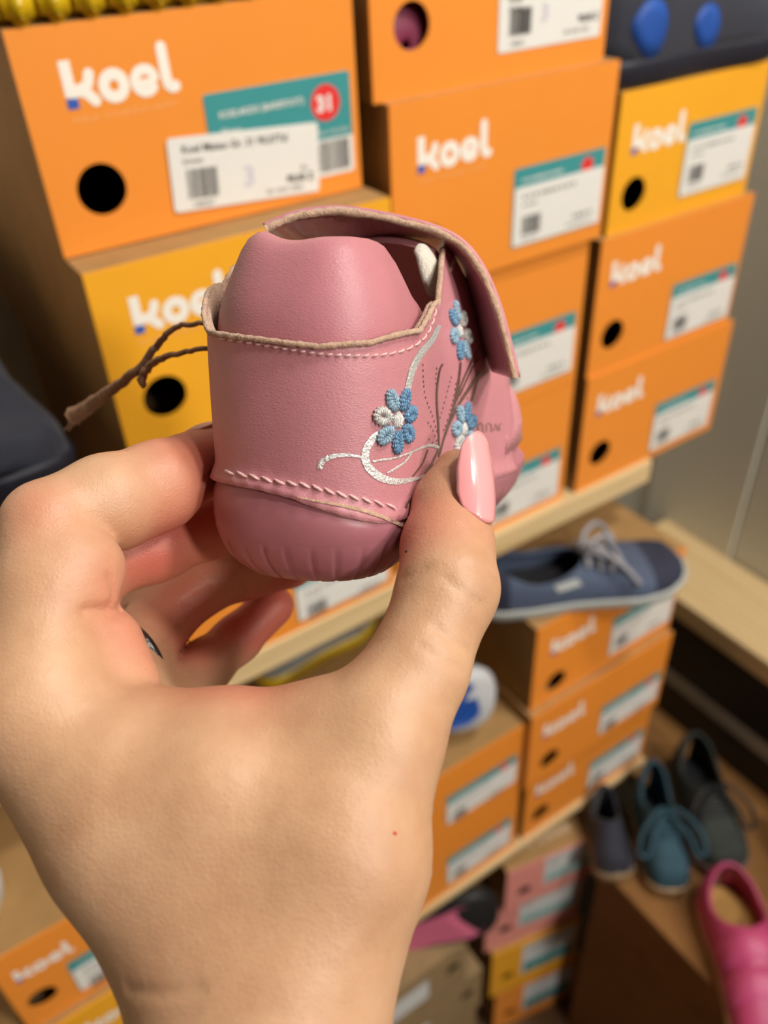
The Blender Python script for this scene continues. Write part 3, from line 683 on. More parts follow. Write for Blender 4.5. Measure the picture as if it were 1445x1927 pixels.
def wall_off(i, v, vb, vt):
    u, l = OUT[i]; q = (v - vb) / max(1e-6, vt - vb)
    off = -.0006 * math.sin(math.pi * min(1, max(0, (v - vb) / .034)))            # slight waist
    off += .0016 * math.exp(-((v - vb) / .0022) ** 2)                             # flared cut edge
    off += .0006 * math.exp(-((v - vt) / .0016) ** 2)
    lean = float(np.interp(l, [.03, .05, .065, .08, .095], [0, .0035, .0085, .010, .011])); off -= lean * max(0, (v - .026) / .05) ** 1.6
    off += .0010 * math.sin(math.pi * q)
    return off
for i in idx:
    vb, vt = vb_of(i), vt_of(i)
    sc = .00012 * math.sin(arc_s[i] / .0041 * 2 * math.pi)
    for j in range(NV):
        q = j / (NV - 1); v = vb + (vt - vb) * q + (sc * math.exp(-(q / .05) ** 2))
        p = OUT[i] + ON[i] * (wall_off(i, v, vb, vt) + .0006 + sc * 1.4 * math.exp(-(q / .09) ** 2)); V.append((p[0], p[1], v))
wrap_me = fixn(me_from('heel_wrap', V, grid_faces(len(idx), NV), [M_leather, M_suede], True))
wrap_o = ob('heel_wrap', wrap_me, shoe)
c_ = wrap_me.polygons[len(wrap_me.polygons) // 2]
flip = (Vector((OUT[210, 0] , OUT[210, 1], 0)) * 0 + c_.normal).dot(Vector((0, -1, 0))) < 0
if flip: wrap_me.flip_normals()
sm = wrap_o.modifiers.new('thick', 'SOLIDIFY'); sm.thickness = .0014; sm.offset = -1; sm.use_rim = True; sm.material_offset_rim = 1; sm.material_offset = 1
ep = [Vector((V[k * NV + NV - 1][0] + ON[i][0] * .0002, V[k * NV + NV - 1][1] + ON[i][1] * .0002, V[k * NV + NV - 1][2] - .0001)) for k, i in enumerate(idx) if OUT[i, 1] < (.041 if OUT[i, 0] > 0 else .05)]
tv, tf = tube_vf(ep, [.00066 + .00004 * math.sin(k * 1.7) for k in range(len(ep))], 8)
tv = [v + Vector((random.uniform(-1, 1), random.uniform(-1, 1), random.uniform(-1, 1))) * .00016 for v in tv]
ob('raw_edge', me_from('raw_edge', tv, tf, M_suede, True), shoe)
# --- padded collar
V = []; k0 = int(np.argmax(OUT[:, 1] < .040)); k1 = n - 1 - int(np.argmax(OUT[::-1, 1] < .0415)); kid = list(range(k0, k1 + 1))
tprof = [(-.12, .0022), (0, .0016), (.10, .0011), (.22, .0012), (.36, .0018), (.50, .0030), (.64, .0046), (.76, .0061), (.87, .0075), (.95, .0090), (.99, .0106), (1.0, .0122), (.975, .0142), (.86, .0158), (.6, .0164), (.2, .0162), (-.4, .0158)]
def ctop(i):
    u, l = OUT[i]; d = l if u > 0 else l * .95
    return float(np.interp(d, [0, .014, .024, .030, .0330, .0355, .0385, .0415], [.0782, .0784, .0785, .0782, .0762, .0712, .0672, .0650])) + (.0019 * math.exp(-((u + .0145) / .0085) ** 2) - .0006 * math.exp(-((u - .001) / .007) ** 2) if l < .02 else 0)
for i in kid:
    base = .0525; tp = ctop(i); hh_ = tp - base; tk = np.interp(hh_, [.008, .025], [.45, 1.0])
    for q, ins in tprof:
        p = OUT[i] - ON[i] * (ins * tk + .0003); V.append((p[0], p[1], base + hh_ * q if q >= 0 else base + .03 * q))
collar_o = ob('padded_collar', fixn(me_from('padded_collar', V, grid_faces(len(kid), len(tprof)), [M_leather2], True)), shoe)
# --- inner lining tube and footbed
V = []
for i in range(k0 - 40, k1 + 41, 3):
    for v in (.022, .035, .048, .056): p = OUT[i] - ON[i] * .0055; V.append((p[0], p[1], v))
nn_ = len(range(k0 - 40, k1 + 41, 3)); ob('inner_lining', me_from('inner_lining', V, grid_faces(nn_, 4), M_inner, True), shoe)
fb = [(p[0], p[1], .0215) for p in (OUT - ON * .005)[::4]]
ob('footbed', me_from('footbed', fb, [tuple(range(len(fb)))], M_inner), shoe)
# --- vamp closing the instep, toe cap
V = []; NA = 15; ls = np.linspace(.060, .098, 14)
for l in ls:
    hwv = np.interp(l, [.05, .07, .09, .1], [HW * .99, .0278, .0318, .032]); vt = np.interp(l, VT_R[0], VT_R[1]); ln = np.interp(l, [.03, .05, .065, .08, .095], [0, .0025, .0062, .0100, .0118]) * max(0, (vt - .026) / .05) ** 1.6
    w = hwv - ln - .0022
    for a in np.linspace(math.pi, 0, NA): V.append((w * math.cos(a), l, vt - .0035 + .007 * math.sin(a)))
ob('vamp', fixn(me_from('vamp', V, grid_faces(len(ls), NA), M_leather, True)), shoe)
V = []; NA = 21; ts = np.linspace(0, 1, 16)
for t in ts:
    l = .086 + .0425 * t; w = np.interp(l, [.086, .095, .105, .118, .125, .1285], [.0322, .0336, .0332, .0258, .0148, .0008]); h = np.interp(t, [0, .2, .5, .8, .95, 1], [.027, .028, .026, .021, .013, .001])
    for a in np.linspace(math.pi, 0, NA):
        c, s = math.cos(a), math.sin(a); V.append((w * math.copysign(abs(c) ** .7, c), l, .0195 + .006 * t + h * max(0, s) ** .8))
tc = ob('toe_cap', fixn(me_from('toe_cap', V, grid_faces(len(ts), NA), [M_toecap, M_suede], True)), shoe)
tc.modifiers.new('thick', 'SOLIDIFY').thickness = .0016

# --- pieces placed by looking along the line of sight on to the leather
def local_mesh_bvh(objs):
    V = []; Fc = []
    for o in objs:
        k = len(V); V += [MS @ v.co for v in o.data.vertices]; Fc += [tuple(k + q for q in p.vertices) for p in o.data.polygons]
    return BVHTree.FromPolygons(V, Fc)
bvh = local_mesh_bvh([wrap_o, collar_o, sole_o])
bvh_wrap = local_mesh_bvh([wrap_o])
EV = Vector(EYE)
def hit(px, py, tree=None):
    d = ray_dir(px, py); r = (tree or bvh_wrap).ray_cast(EV, d)
    if r[0] is None: return None, None
    nm = r[1] if r[1].dot(d) < 0 else -r[1]; return r[0], nm
def lpt(w): return MSI @ w
def decal(name, path, widths, mat, parent=shoe, off=.00016, k=5, tree=None):
    if k > 1: path = catmull(path, k)
    n = len(path); ws = np.interp(np.linspace(0, 1, n), np.linspace(0, 1, len(widths)), widths) if hasattr(widths, '__len__') else [widths] * n
    rows = []; V = []; Fc = []
    for i in range(n):
        a = np.array(path[max(i - 1, 0)]); b = np.array(path[min(i + 1, n - 1)]); d = (b - a) / (np.linalg.norm(b - a) + 1e-9); nn = np.array([-d[1], d[0]]) * ws[i] / 2
        row = []
        for s in (-1, 0, 1):
            h, nm = hit(*(np.array(path[i]) + nn * s), tree)
            row.append(None if h is None else lpt(h + nm * (off + (.00008 if s == 0 else 0))))
        rows.append(row)
    for r in rows:
        if any(p is None for p in r): V.append(None); continue
        V.append(r)
    VV = []; prev = None
    for r in V:
        if r is None: prev = None; continue
        k_ = len(VV); VV += r
        if prev is not None and (VV[prev + 1] - r[1]).length < .004: Fc += [(prev, k_, k_ + 1, prev + 1), (prev + 1, k_ + 1, k_ + 2, prev + 2)]
        prev = k_
    if not Fc: return None
    return ob(name, me_from(name, VV, Fc, mat, True), parent)
# foil print: thick flourishes
foil = ob('foil_print', None, shoe) if False else None
fl = [([(826, 612), (812, 640), (792, 664), (776, 694), (765, 738)], [7, 11, 13, 13, 10], M_foil),
      ([(728, 806), (704, 822), (688, 848), (690, 874), (712, 896), (745, 906), (785, 900), (800, 892)], [6, 12, 14, 15, 15, 12, 6, 3], M_foil),
      ([(602, 882), (606, 869), (624, 859), (655, 856), (686, 862)], [11, 10, 9, 6, 4], M_foil),
      ([(700, 868), (745, 861), (780, 848), (806, 838), (826, 842)], [3.5, 3.5, 3.5, 6, 6], M_foil),
      ([(728, 890), (760, 870), (776, 848)], [4, 4, 3.5], M_foil),
      ([(776, 896), (794, 872), (804, 846)], [3.2] * 3, M_foilthin), ([(826, 842), (812, 872), (793, 902), (794, 918), (768, 944), (763, 956)], [4.5] * 6, M_foilthin),
      ([(812, 872), (816, 888), (806, 905)], [3, 3, 3], M_foilthin),
      ([(826, 862), (824, 800), (821, 745), (826, 700), (832, 685)], [3.5] * 5, M_foilthin),
      ([(866, 682), (862, 720), (852, 770), (838, 812), (827, 855)], [4, 5, 5, 3, 3], M_foilthin),
      ([(902, 652), (882, 690), (868, 722), (858, 755)], [3.4] * 4, M_foilthin), ([(900, 672), (884, 700), (864, 745)], [3] * 3, M_foilthin),
      ([(903, 700), (884, 728), (862, 762), (842, 806), (828, 846)], [6, 6, 5, 3, 3], M_foilthin), ([(899, 708), (893, 732), (886, 755)], [4.5] * 3, M_foilthin)]
for p, w, mt in fl: decal('foil_line', p, w, mt)
# dotted foil lines: one part per row of dots
def dots(path, step=8.5, r=2.1):
    a = Acc(); P = catmull(path, 12); acc = 0; last = np.array(P[0])
    for p in P[1:]:
        p = np.array(p); acc += np.linalg.norm(p - last); last = p
        if acc >= step:
            acc = 0; h, nm = hit(*p)
            if h is None: continue
            e = Vector(RC[1]); tx = nm.cross(e).normalized(); ty = nm.cross(tx).normalized(); s = r * .000135
            ring = [lpt(h + nm * .00012 + (tx * math.cos(q * math.pi / 3) + ty * 1.35 * math.sin(q * math.pi / 3)) * s) for q in range(6)]
            a.add(ring + [lpt(h + nm * .0003)], [(q, (q + 1) % 6, 6) for q in range(6)])
    if a.F: tag(ob('foil_dots', a.me('foil_dots', M_foilthin, True), shoe), kind='stuff')
for pth in ([(795, 676), (796, 715), (800, 748), (812, 780), (822, 815)], [(822, 684), (820, 705), (819, 725)], [(851, 700), (843, 730), (832, 770), (826, 790)], [(859, 712), (852, 750), (843, 785), (833, 812)], [(882, 740), (877, 755)], [(799, 788), (812, 806), (822, 832)], [(800, 820), (812, 832), (822, 838)]): dots(pth)
decal('suede_fringe', [(560, 936), (600, 944), (650, 953), (700, 966), (745, 984), (762, 992)], [2, 4, 6, 7, 6, 4], M_suede, off=.0003, tree=bvh)
# small printed letters on the side, mostly hidden by the thumb nail
decal('side_print', [(899, 818), (899, 800), (904, 795), (908, 800), (908, 818)], 4, simple('grey_side_print', srgb(150, 106, 104), .5), k=1)
decal('side_print', [(915, 812), (915, 798), (920, 796), (924, 800), (924, 812)], 3.2, MATS['grey_side_print'], k=1)
decal('side_print', [(928, 810), (932, 797), (936, 810)], 3.2, MATS['grey_side_print'], k=1)
decal('side_print', [(940, 810), (938, 802), (942, 796)], 3, MATS['grey_side_print'], k=1)
# stitches: each a small twisted thread lying on the leather
def stitches(name, path, pitch, length, r, tree=None, lift=.0001, tilt=0.0):
    a = Acc(); P = np.array(catmull(path, 14)); d = np.r_[0, np.cumsum(np.linalg.norm(np.diff(P, axis=0), axis=1))]
    g = lambda s: np.array([np.interp(s, d, P[:, 0]), np.interp(s, d, P[:, 1])])
    s = 0
    while s + length < d[-1]:
        pts = []
        for q in np.linspace(0, 1, 6):
            p = g(s + length * q) + np.array([0, tilt * (q - .5)]); h, nm = hit(*p, tree)
            if h is None: break
            pts.append(lpt(h + nm * (lift + r * (1.3 * math.sin(math.pi * q) - .5))))
        if len(pts) == 6: a.add(*tube_vf(pts, [r * .55, r, r * 1.1, r * 1.1, r, r * .55], 6))
        s += pitch
    if a.F: tag(ob(name, a.me(name, M_thread, True), shoe), kind='stuff')
stitches('top_stitching', [(412, 636), (440, 640), (500, 650), (560, 660), (620, 667), (690, 669), (740, 664), (775, 652), (800, 632), (815, 600), (820, 575)], 17, 12.5, .00026, tilt=-3)
stitches('bottom_stitching', [(398, 889), (430, 889), (470, 896), (520, 906), (580, 914), (640, 930), (700, 944), (745, 956), (768, 958)], 24, 19, .00034, tilt=7)
# embroidered flowers
def flower(center, petals, R=.0050, tilt=0.0):
    h, nm = hit(*center)
    if h is None: return
    e = -Vector(RC[1]); ty = (e - nm * e.dot(nm)).normalized(); tx = ty.cross(nm).normalized()
    V = []; NU, NVv = 16, 7
    for i in range(NVv):
        q = i / (NVv - 1) * math.pi / 2
        for k in range(NU):
            w = 2 * math.pi * k / NU; rr = .0019 * math.cos(q) * (1 + .12 * math.sin(5 * w)); V.append(lpt(h + (tx * math.cos(w) + ty * math.sin(w)) * rr + nm * (.0001 + .0010 * math.sin(q))))
    fo = ob('flower', me_from('flower', V, grid_faces(NVv, NU, close_m=True), M_tw, True), shoe)
    for (ang, mt, rs, asp) in petals:
        w0 = rad(ang); guess = h + (tx * math.cos(w0) + ty * math.sin(w0)) * R * rs
        r = bvh_wrap.find_nearest(guess); hp = r[0]; np_ = r[1] if r[1].dot(nm) > 0 else -r[1]
        d = hp - h; d = (d - np_ * d.dot(np_)).normalized(); s = np_.cross(d).normalized()
        a1 = .0026; b1 = a1 * asp; mn = a1 * .36; V = []; NM, Nm = 56, 8
        for i in range(NM):
            w = 2 * math.pi * i / NM; pinch = 1 - .35 * max(0, -math.cos(w)) ; c = hp + d * (a1 - mn * .8) * math.cos(w) + s * (b1 - mn * .8) * math.sin(w) * pinch; o_ = (d * math.cos(w) * b1 + s * math.sin(w) * a1).normalized()
            for k in range(Nm):
                f = 2 * math.pi * k / Nm; rr = mn * (1 + .20 * math.sin(w * 14))
                V.append(lpt(c + o_ * rr * math.cos(f) + np_ * (rr * .95 * math.sin(f) + .0003)))
        ob('petal', me_from('petal', V, grid_faces(NM, Nm, True, True), mt, True), fo)
_p7 = lambda cols, a0, rs=1.0: [(a0 - k * 360 / len(cols), c, rs, .70 + .07 * ((k * 7) % 3 - 1)) for k, c in enumerate(cols)]
flower((864, 624), _p7([M_tlb, M_tw, M_tw, M_tlb, M_tb, M_tlb, M_tb], 100), R=.0056)
flower((748, 791), _p7([M_tb, M_tb, M_tb, M_tb, M_tlb, M_tw, M_tlb], 72))
flower((872, 808), _p7([M_tb, M_tb, M_tlb, M_tlb, M_tw, M_tlb, M_tlb], 80))
# white fleece tongue lining, front edge loop and pull strap
def slab(name, outline_px, zc, bulge, mat, th=.0016):
    c = np.mean(np.array(outline_px), axis=0); n = len(outline_px); V = []
    for s, dz in ((0, -bulge), (.55, -bulge * .6), (1, 0)):
        if s == 0: V.append(MSI @ pw(c[0], c[1], zc + dz)); continue
        V += [MSI @ pw(c[0] + (p[0] - c[0]) * s, c[1] + (p[1] - c[1]) * s, zc + dz + .00007 * (p[0] - c[0]) * s) for p in outline_px]
    Fc = [(0, 1 + i, 1 + (i + 1) % n) for i in range(n)] + [(1 + i, 1 + n + i, 1 + n + (i + 1) % n, 1 + (i + 1) % n) for i in range(n)]
    o = ob(name, fixn(me_from(name, V, Fc, mat, True)), shoe); o.modifiers.new('thick', 'SOLIDIFY').thickness = th; return o
slab('tongue_lining', [tuple(p) for p in catmull([(780, 470), (787, 459), (800, 460), (813, 474), (826, 498), (838, 522), (840, 545), (834, 560), (818, 560), (803, 548), (790, 515), (780, 470)], 3)[:-1]], .2270, .0015, M_fleece)
near = catmull([(500, 432), (525, 420), (560, 407), (600, 400), (640, 398), (700, 406), (760, 419), (820, 436), (868, 463), (904, 510), (932, 575), (952, 645), (968, 712)], 4)
far = catmull([(520, 455), (545, 458), (580, 460), (615, 462), (650, 462), (705, 460), (757, 460), (802, 468), (843, 486), (872, 522), (891, 578), (904, 638), (926, 699)], 4)
V = []; K = len(near)
for i in range(K):
    q = i / (K - 1); z0 = .224 + .004 * q; z1 = .246 + .000 * q
    for s in np.linspace(0, 1, 6):
        p = np.array(near[i]) * (1 - s) + np.array(far[i]) * s; z = 1 / ((1 - s) / z0 + s / z1)
        V.append(MSI @ pw(p[0], p[1], z))
so_ = ob('strap', fixn(me_from('strap', V, grid_faces(K, 6), M_hook, True)), shoe)
so_.modifiers.new('thick', 'SOLIDIFY').thickness = .0005; so_.modifiers['thick'].offset = 0
cen = np.mean(np.array([v[:] for v in V]), axis=0); V2 = []
for i in range(K):
    for jj in range(6):
        v = V[i * 6 + jj]; a_ = V[min(i + 1, K - 1) * 6 + jj] - V[max(i - 1, 0) * 6 + jj]; b_ = V[i * 6 + min(jj + 1, 5)] - V[i * 6 + max(jj - 1, 0)]
        nn = a_.cross(b_).normalized(); nn = nn if nn.dot(v - Vector((0, cen[1], .03))) > 0 else -nn; V2.append(v + nn * .0012)
sl_ = ob('strap_leather', fixn(me_from('strap_leather', V2, grid_faces(K, 6), M_leather, True)), shoe)
sl_.modifiers.new('thick', 'SOLIDIFY').thickness = .0012; sl_.modifiers['thick'].offset = 0
V, Fc = tube_vf([MSI @ pw(*near[i], .224 + .004 * i / (K - 1) - .0002) for i in range(K)], [.0010] * K, 8)
V = [Vector(v) + Vector((random.uniform(-1, 1), random.uniform(-1, 1), random.uniform(-1, 1))) * .00022 for v in V]
ob('raw_strap_edge', me_from('raw_strap_edge', V, Fc, M_suede, True), shoe)
pts = []
for p in catmull([(846, 508), (852, 492), (866, 484), (882, 488), (892, 500)], 4):
    h, nm = hit(*p)
    if h is not None: pts.append(lpt(h + nm * .0003))
if len(pts) > 3: ob('seam_ridge', me_from('seam_ridge', *tube_vf(pts, .0007, 6), M_suede, True), shoe)
# suede fuzz line on the wrap's top edge
# twine hanging from the shoe
M_twine = simple('brown_twine', srgb(164, 124, 96), .95, .3, 700, .9, 2200, dist=.0008)
tw = thing('twine', 'frayed brown twine hanging from the baby shoe', 'string', tuple(pw(412, 635, .226)))
TL = tw.location.copy()
def strand(name, pts, r):
    P = [pw(*p) - TL for p in catmull(pts, 5)]; rr = np.interp(np.linspace(0, 1, len(P)), np.linspace(0, 1, len(r)), r)
    P = [p + Vector((random.gauss(0, 1), random.gauss(0, 1), random.gauss(0, 1))) * .0002 for p in P]
    ob(name, me_from(name, *tube_vf(P, list(rr), 7), M_twine, True), tw)
strand('twine_strand', [(440, 628, .228), (395, 612, .230), (345, 611, .235), (312, 630, .24), (290, 660, .245), (258, 698, .25), (215, 730, .26), (178, 758, .27), (140, 782, .28)], [.0007, .0007, .0008, .0010, .0013, .0016, .0022, .003])
strand('twine_strand', [(440, 650, .228), (400, 655, .231), (350, 662, .236), (310, 672, .241), (285, 686, .245), (270, 706, .247), (266, 726, .248)], [.0007, .0007, .0008, .0011, .0013, .0012])
for k in range(14):
    a0 = (168 + random.uniform(-10, 10), 764 + random.uniform(-6, 6), .272); ex = (128 + random.uniform(-6, 26), 778 + random.uniform(-12, 34), .283)
    strand('fibre', [a0, ((a0[0] + ex[0]) / 2, (a0[1] + ex[1]) / 2 + random.uniform(-5, 5), .278), ex], [.0006, .0003])
# ------------------------------------------------------------------ the hand, one continuous skin
def S(*a):                               # joint: px, py, distance, radius
    return (eye(a[0], a[1], a[2]), a[3])
def rcone(X, A, B, ra, rb):              # distance to a tapered round bar
    ba = B - A; L2 = float(ba @ ba); h = np.clip(((X - A) @ ba) / L2, 0, 1)
    d = X - A - h[..., None] * ba
    return np.sqrt((d * d).sum(-1)) - (ra + (rb - ra) * h)
def smin(a, b, k):
    h = np.clip(.5 + .5 * (b - a) / k, 0, 1); return b + (a - b) * h - k * h * (1 - h)
def chain(X, js, k=.003):
    d = None
    for (a, ra), (b, rb) in zip(js[:-1], js[1:]):
        c = rcone(X, a.astype(np.float32), b.astype(np.float32), ra, rb); d = c if d is None else smin(d, c, k)
    return d
def blob(X, c, r): return np.sqrt(((X - c.astype(np.float32)) ** 2).sum(-1)) - r
ARM = [S(480, 3650, .138, .0360), S(484, 2420, .150, .0290), S(488, 2150, .155, .0248), S(491, 1930, .160, .0212), S(488, 1850, .162, .0203)]
THUMB_MC = [S(570, 1780, .163, .0172), S(662, 1612, .164, .0142), S(712, 1425, .170, .0106)]
INDEX_MC = [S(400, 1770, .166, .0165), S(240, 1590, .168, .0148), S(75, 1340, .176, .0148)]
MC3 = [S(440, 1720, .178, .012), S(130, 1330, .195, .0135)]
MC4 = [S(460, 1700, .184, .012), S(215, 1320, .214, .0118)]
MC5 = [S(490, 1700, .188, .012), S(310, 1340, .232, .0110)]
FILL = [S(270, 1490, .1700, .0150), S(400, 1500, .1680, .0158), S(600, 1540, .1672, .0152)]
FILL2 = [S(390, 1680, .170, .0170), S(580, 1690, .167, .0165)]
WEB = [S(235, 1405, .181, .0115), S(430, 1392, .178, .0098), S(600, 1378, .175, .0098), S(705, 1345, .173, .0105)]
THENAR = [S(580, 1640, .182, .014), S(680, 1450, .182, .0105)]
THUMB = [S(712, 1425, .170, .0104), S(783, 1262, .178, .0104), S(843, 1106, .187, .0107), S(842, 1030, .195, .0102), S(851, 950, .203, .0090), S(861, 893, .207, .0062)]
INDEX = [S(75, 1340, .176, .0142), S(90, 1120, .184, .0112), S(92, 992, .190, .0106)]
INDEX_B = [S(88, 986, .190, .0098), S(200, 940, .199, .0102), S(300, 910, .209, .0102), S(392, 864, .2245, .0088)]
INDEX_PAD = [S(140, 1100, .1860, .0098), S(150, 1072, .1870, .0098)]
INDEX_PAD2 = [S(185, 1225, .1880, .0102), S(218, 1285, .1860, .0092)]
INDEX_PAD3 = [S(222, 962, .2000, .0090), S(290, 932, .2080, .0088)]
MIDDLE = [S(130, 1330, .195, .0132), S(128, 1180, .210, .0115), S(150, 1062, .219, .0112), S(290, 1022, .228, .0100), S(400, 985, .238, .0092), S(428, 968, .243, .0084)]
RING = [S(215, 1320, .214, .0116), S(248, 1258, .228, .0096), S(285, 1174, .246, .0103), S(380, 1097, .252, .0089), S(462, 1074, .256, .0082), S(545, 1062, .258, .0074)]
PINKY = [S(310, 1340, .232, .0108), S(383, 1256, .252, .0078), S(445, 1203, .262, .0070), S(512, 1140, .266, .0067)]
def hand_field(X):
    palm = chain(X, ARM, .008)
    for c in (THUMB_MC, INDEX_MC, MC3, MC4, MC5): palm = smin(palm, chain(X, c, .004), .010)
    for c in (FILL, FILL2, THENAR): palm = smin(palm, chain(X, c, .004), .012)
    palm = smin(palm, chain(X, WEB, .004), .010)
    th = smin(palm, chain(X, THUMB, .0035), .006)
    ixb = smin(chain(X, INDEX_B, .003), chain(X, INDEX_PAD3, .003), .004)
    ix = smin(chain(X, INDEX, .003), chain(X, INDEX_PAD, .003), .004)
    ix = smin(ix, ixb, .0013)
    d = smin(th, ix, .006); d = smin(d, chain(X, INDEX_PAD2, .003), .0035)
    for f in (MIDDLE, RING, PINKY):
        fd = chain(X, f, .0035); base = smin(palm, fd, .006)
        d = np.minimum(d, base)
    return d
def surface_nets(f, lo, hi, h):
    n = np.ceil((hi - lo) / h).astype(int) + 1
    ax = [lo[i] + h * np.arange(n[i]) for i in range(3)]
    Fv = np.empty(n, np.float32)
    for i0_ in range(0, n[0], 24):
        G = np.stack(np.meshgrid(ax[0][i0_:i0_ + 24], ax[1], ax[2], indexing='ij'), -1).astype(np.float32); Fv[i0_:i0_ + 24] = f(G)
    s = Fv < 0
    cnt = np.zeros(n - 1, np.float32); acc = np.zeros(tuple(n - 1) + (3,), np.float32)
    cs = [slice(0, -1), slice(1, None)]
    for axn in range(3):
        for b in (0, 1):
            for c in (0, 1):
                o = [None] * 3; o2 = [None] * 3; oth = [q for q in range(3) if q != axn]
                o[axn] = cs[0]; o2[axn] = cs[1]; o[oth[0]] = o2[oth[0]] = cs[b]; o[oth[1]] = o2[oth[1]] = cs[c]
                v0 = Fv[tuple(o)]; v1 = Fv[tuple(o2)]; m_ = (v0 < 0) != (v1 < 0)
                t = np.where(m_, v0 / np.where(m_, v0 - v1, 1), 0)
                cnt += m_; acc[..., axn] += np.where(m_, t, 0); acc[..., oth[0]] += m_ * b; acc[..., oth[1]] += m_ * c
    act = cnt > 0; ids = -np.ones(n - 1, np.int64); ids[act] = np.arange(act.sum())
    ijk = np.argwhere(act); V = lo + h * (ijk + acc[act] / cnt[act][:, None])
    Q = []
    for axn in range(3):
        o = [slice(1, -1)] * 3; o2 = [slice(1, -1)] * 3; o[axn] = slice(0, -1); o2[axn] = slice(1, None)
        s0 = s[tuple(o)]; s1 = s[tuple(o2)]; e = np.argwhere(s0 != s1); ins = s0[s0 != s1]
        off = np.ones(3, int); off[axn] = 0; e = e + off
        u, w = [(1, 2), (2, 0), (0, 1)][axn]
        def cid(du, dw):
            g = e.copy(); g[:, u] -= du; g[:, w] -= dw; return ids[g[:, 0], g[:, 1], g[:, 2]]
        q = np.stack([cid(1, 1), cid(0, 1), cid(0, 0), cid(1, 0)], 1); q[~ins] = q[~ins][:, ::-1]; Q.append(q)
    return V, np.concatenate(Q)
lo = np.array([-.112, -.030, .118]); hi = np.array([.040, .222, .284])
HV, HQ = surface_nets(hand_field, lo, hi, .00095)
ok = (HQ >= 0).all(1); HQ = HQ[ok]
# creases pressed into the skin along lines of sight
hb = BVHTree.FromPolygons([Vector(v) for v in HV], [tuple(map(int, q)) for q in HQ])
def hand_hit(px, py):
    r = hb.ray_cast(Vector((0, 0, 0)), Vector(((px - CX) / F_PX, (py - CY) / F_PX, 1)).normalized()); return r[0]
me = me_from('skin_tmp', HV, HQ, []); NRM = np.array([v.normal[:] for v in me.vertices]); bpy.data.meshes.remove(me)
def crease(path, depth, sig):
    global HV
    P = [hand_hit(*p) for p in catmull(path, 8)]; P = np.array([p[:] for p in P if p is not None])
    if len(P) < 2: return
    lo_ = P.min(0) - 3 * sig; hi_ = P.max(0) + 3 * sig; sel = np.where(((HV > lo_) & (HV < hi_)).all(1))[0]
    if not len(sel): return
    dd = np.min(np.linalg.norm(HV[sel][:, None, :] - P[None], axis=2), axis=1)
    HV[sel] -= NRM[sel] * (depth * np.exp(-(dd / sig) ** 2))[:, None]
for p, d, s in (([(160, 1150), (185, 1148), (215, 1152), (232, 1140)], .0012, .0012), ([(205, 1085), (214, 1115), (208, 1142)], .0006, .0009),
                ([(838, 1088), (870, 1112), (905, 1138)], .00035, .0009), ([(880, 1062), (910, 1078), (935, 1095)], .0003, .0009),
                ([(758, 1088), (775, 1080), (800, 1068)], .0004, .0012), ([(820, 1180), (850, 1205), (880, 1222)], .0004, .0009), ([(790, 1215), (830, 1240), (870, 1262)], .0003, .0009),
                ([(240, 1862), (285, 1869), (330, 1868), (375, 1860)], .0005, .0011), ([(350, 1135), (395, 1110)], .0006, .0012), ([(455, 1080), (462, 1112)], .0007, .0012), ([(430, 1175), (450, 1210)], .0004, .0012)):
    crease(p, d, s)
def skin_mat():
    t = NT('fair_skin'); v = t.coord()
    at = t.node('ShaderNodeAttribute', attribute_name='flush')
    base = t.ramp(t.noise(55, 5, .6, v), [(.28, srgb(182, 137, 104)), (.5, srgb(193, 150, 116)), (.75, srgb(202, 162, 128))])
    mx = t.node('ShaderNodeMixRGB'); mx.inputs[2].default_value = srgb(206, 108, 92); t.link(at.outputs['Fac'], mx.inputs[0]); t.link(base, mx.inputs[1])
    t.link(mx.outputs[0], t.b.inputs['Base Color'])
    t.set(Roughness=.47, Subsurface_Weight=.22, Subsurface_Scale=.004, Specular_IOR_Level=.5); t.b.inputs['Subsurface Radius'].default_value = (1, .38, .2)
    vo = t.node('ShaderNodeTexVoronoi', feature='DISTANCE_TO_EDGE'); vo.inputs['Scale'].default_value = 1100; t.link(v, vo.inputs['Vector'])
    b1 = t.bump(vo.outputs['Distance'], .42, .00025); b2 = t.bump(t.noise(260, 5, .65, v), .34, .0006, b1)
    t.link(b2, t.b.inputs['Normal']); return t.m
M_skin = skin_mat()
HO = eye(488, 1900, .16)
hand = thing('hand', 'fair-skinned left hand with a long pink nail pinching the baby shoe', 'hand', tuple(c2w(HO)))
HWo = c2w(HV) - c2w(HO)
sk_me = me_from('skin', HWo, HQ, M_skin, True)
fl_ = np.zeros(len(HV))
for (px, py, z, sg, am) in ((330, 890, .213, .012, .9), (395, 880, .222, .010, .9), (300, 1000, .205, .010, .45), (790, 1015, .192, .010, .55), (560, 1090, .258, .010, .9), (530, 1135, .262, .011, .9), (470, 1180, .26, .012, .6), (430, 985, .235, .012, .7), (310, 1035, .224, .013, .5), (240, 1070, .216, .012, .35), (380, 1120, .25, .015, .45), (330, 1200, .243, .013, .5), (200, 1110, .185, .010, .30), (250, 1230, .188, .010, .35), (500, 1300, .174, .008, .25), (400, 1300, .176, .010, .3), (870, 1000, .195, .008, .25), (60, 960, .182, .010, .25)):
    fl_ += am * np.exp(-((HV - eye(px, py, z)) ** 2).sum(1) / sg ** 2)
att = sk_me.attributes.new('flush', 'FLOAT', 'POINT'); att.data.foreach_set('value', np.clip(fl_ * 1.25, 0, .92).astype(np.float32))
skin_o = ob('skin', sk_me, hand)
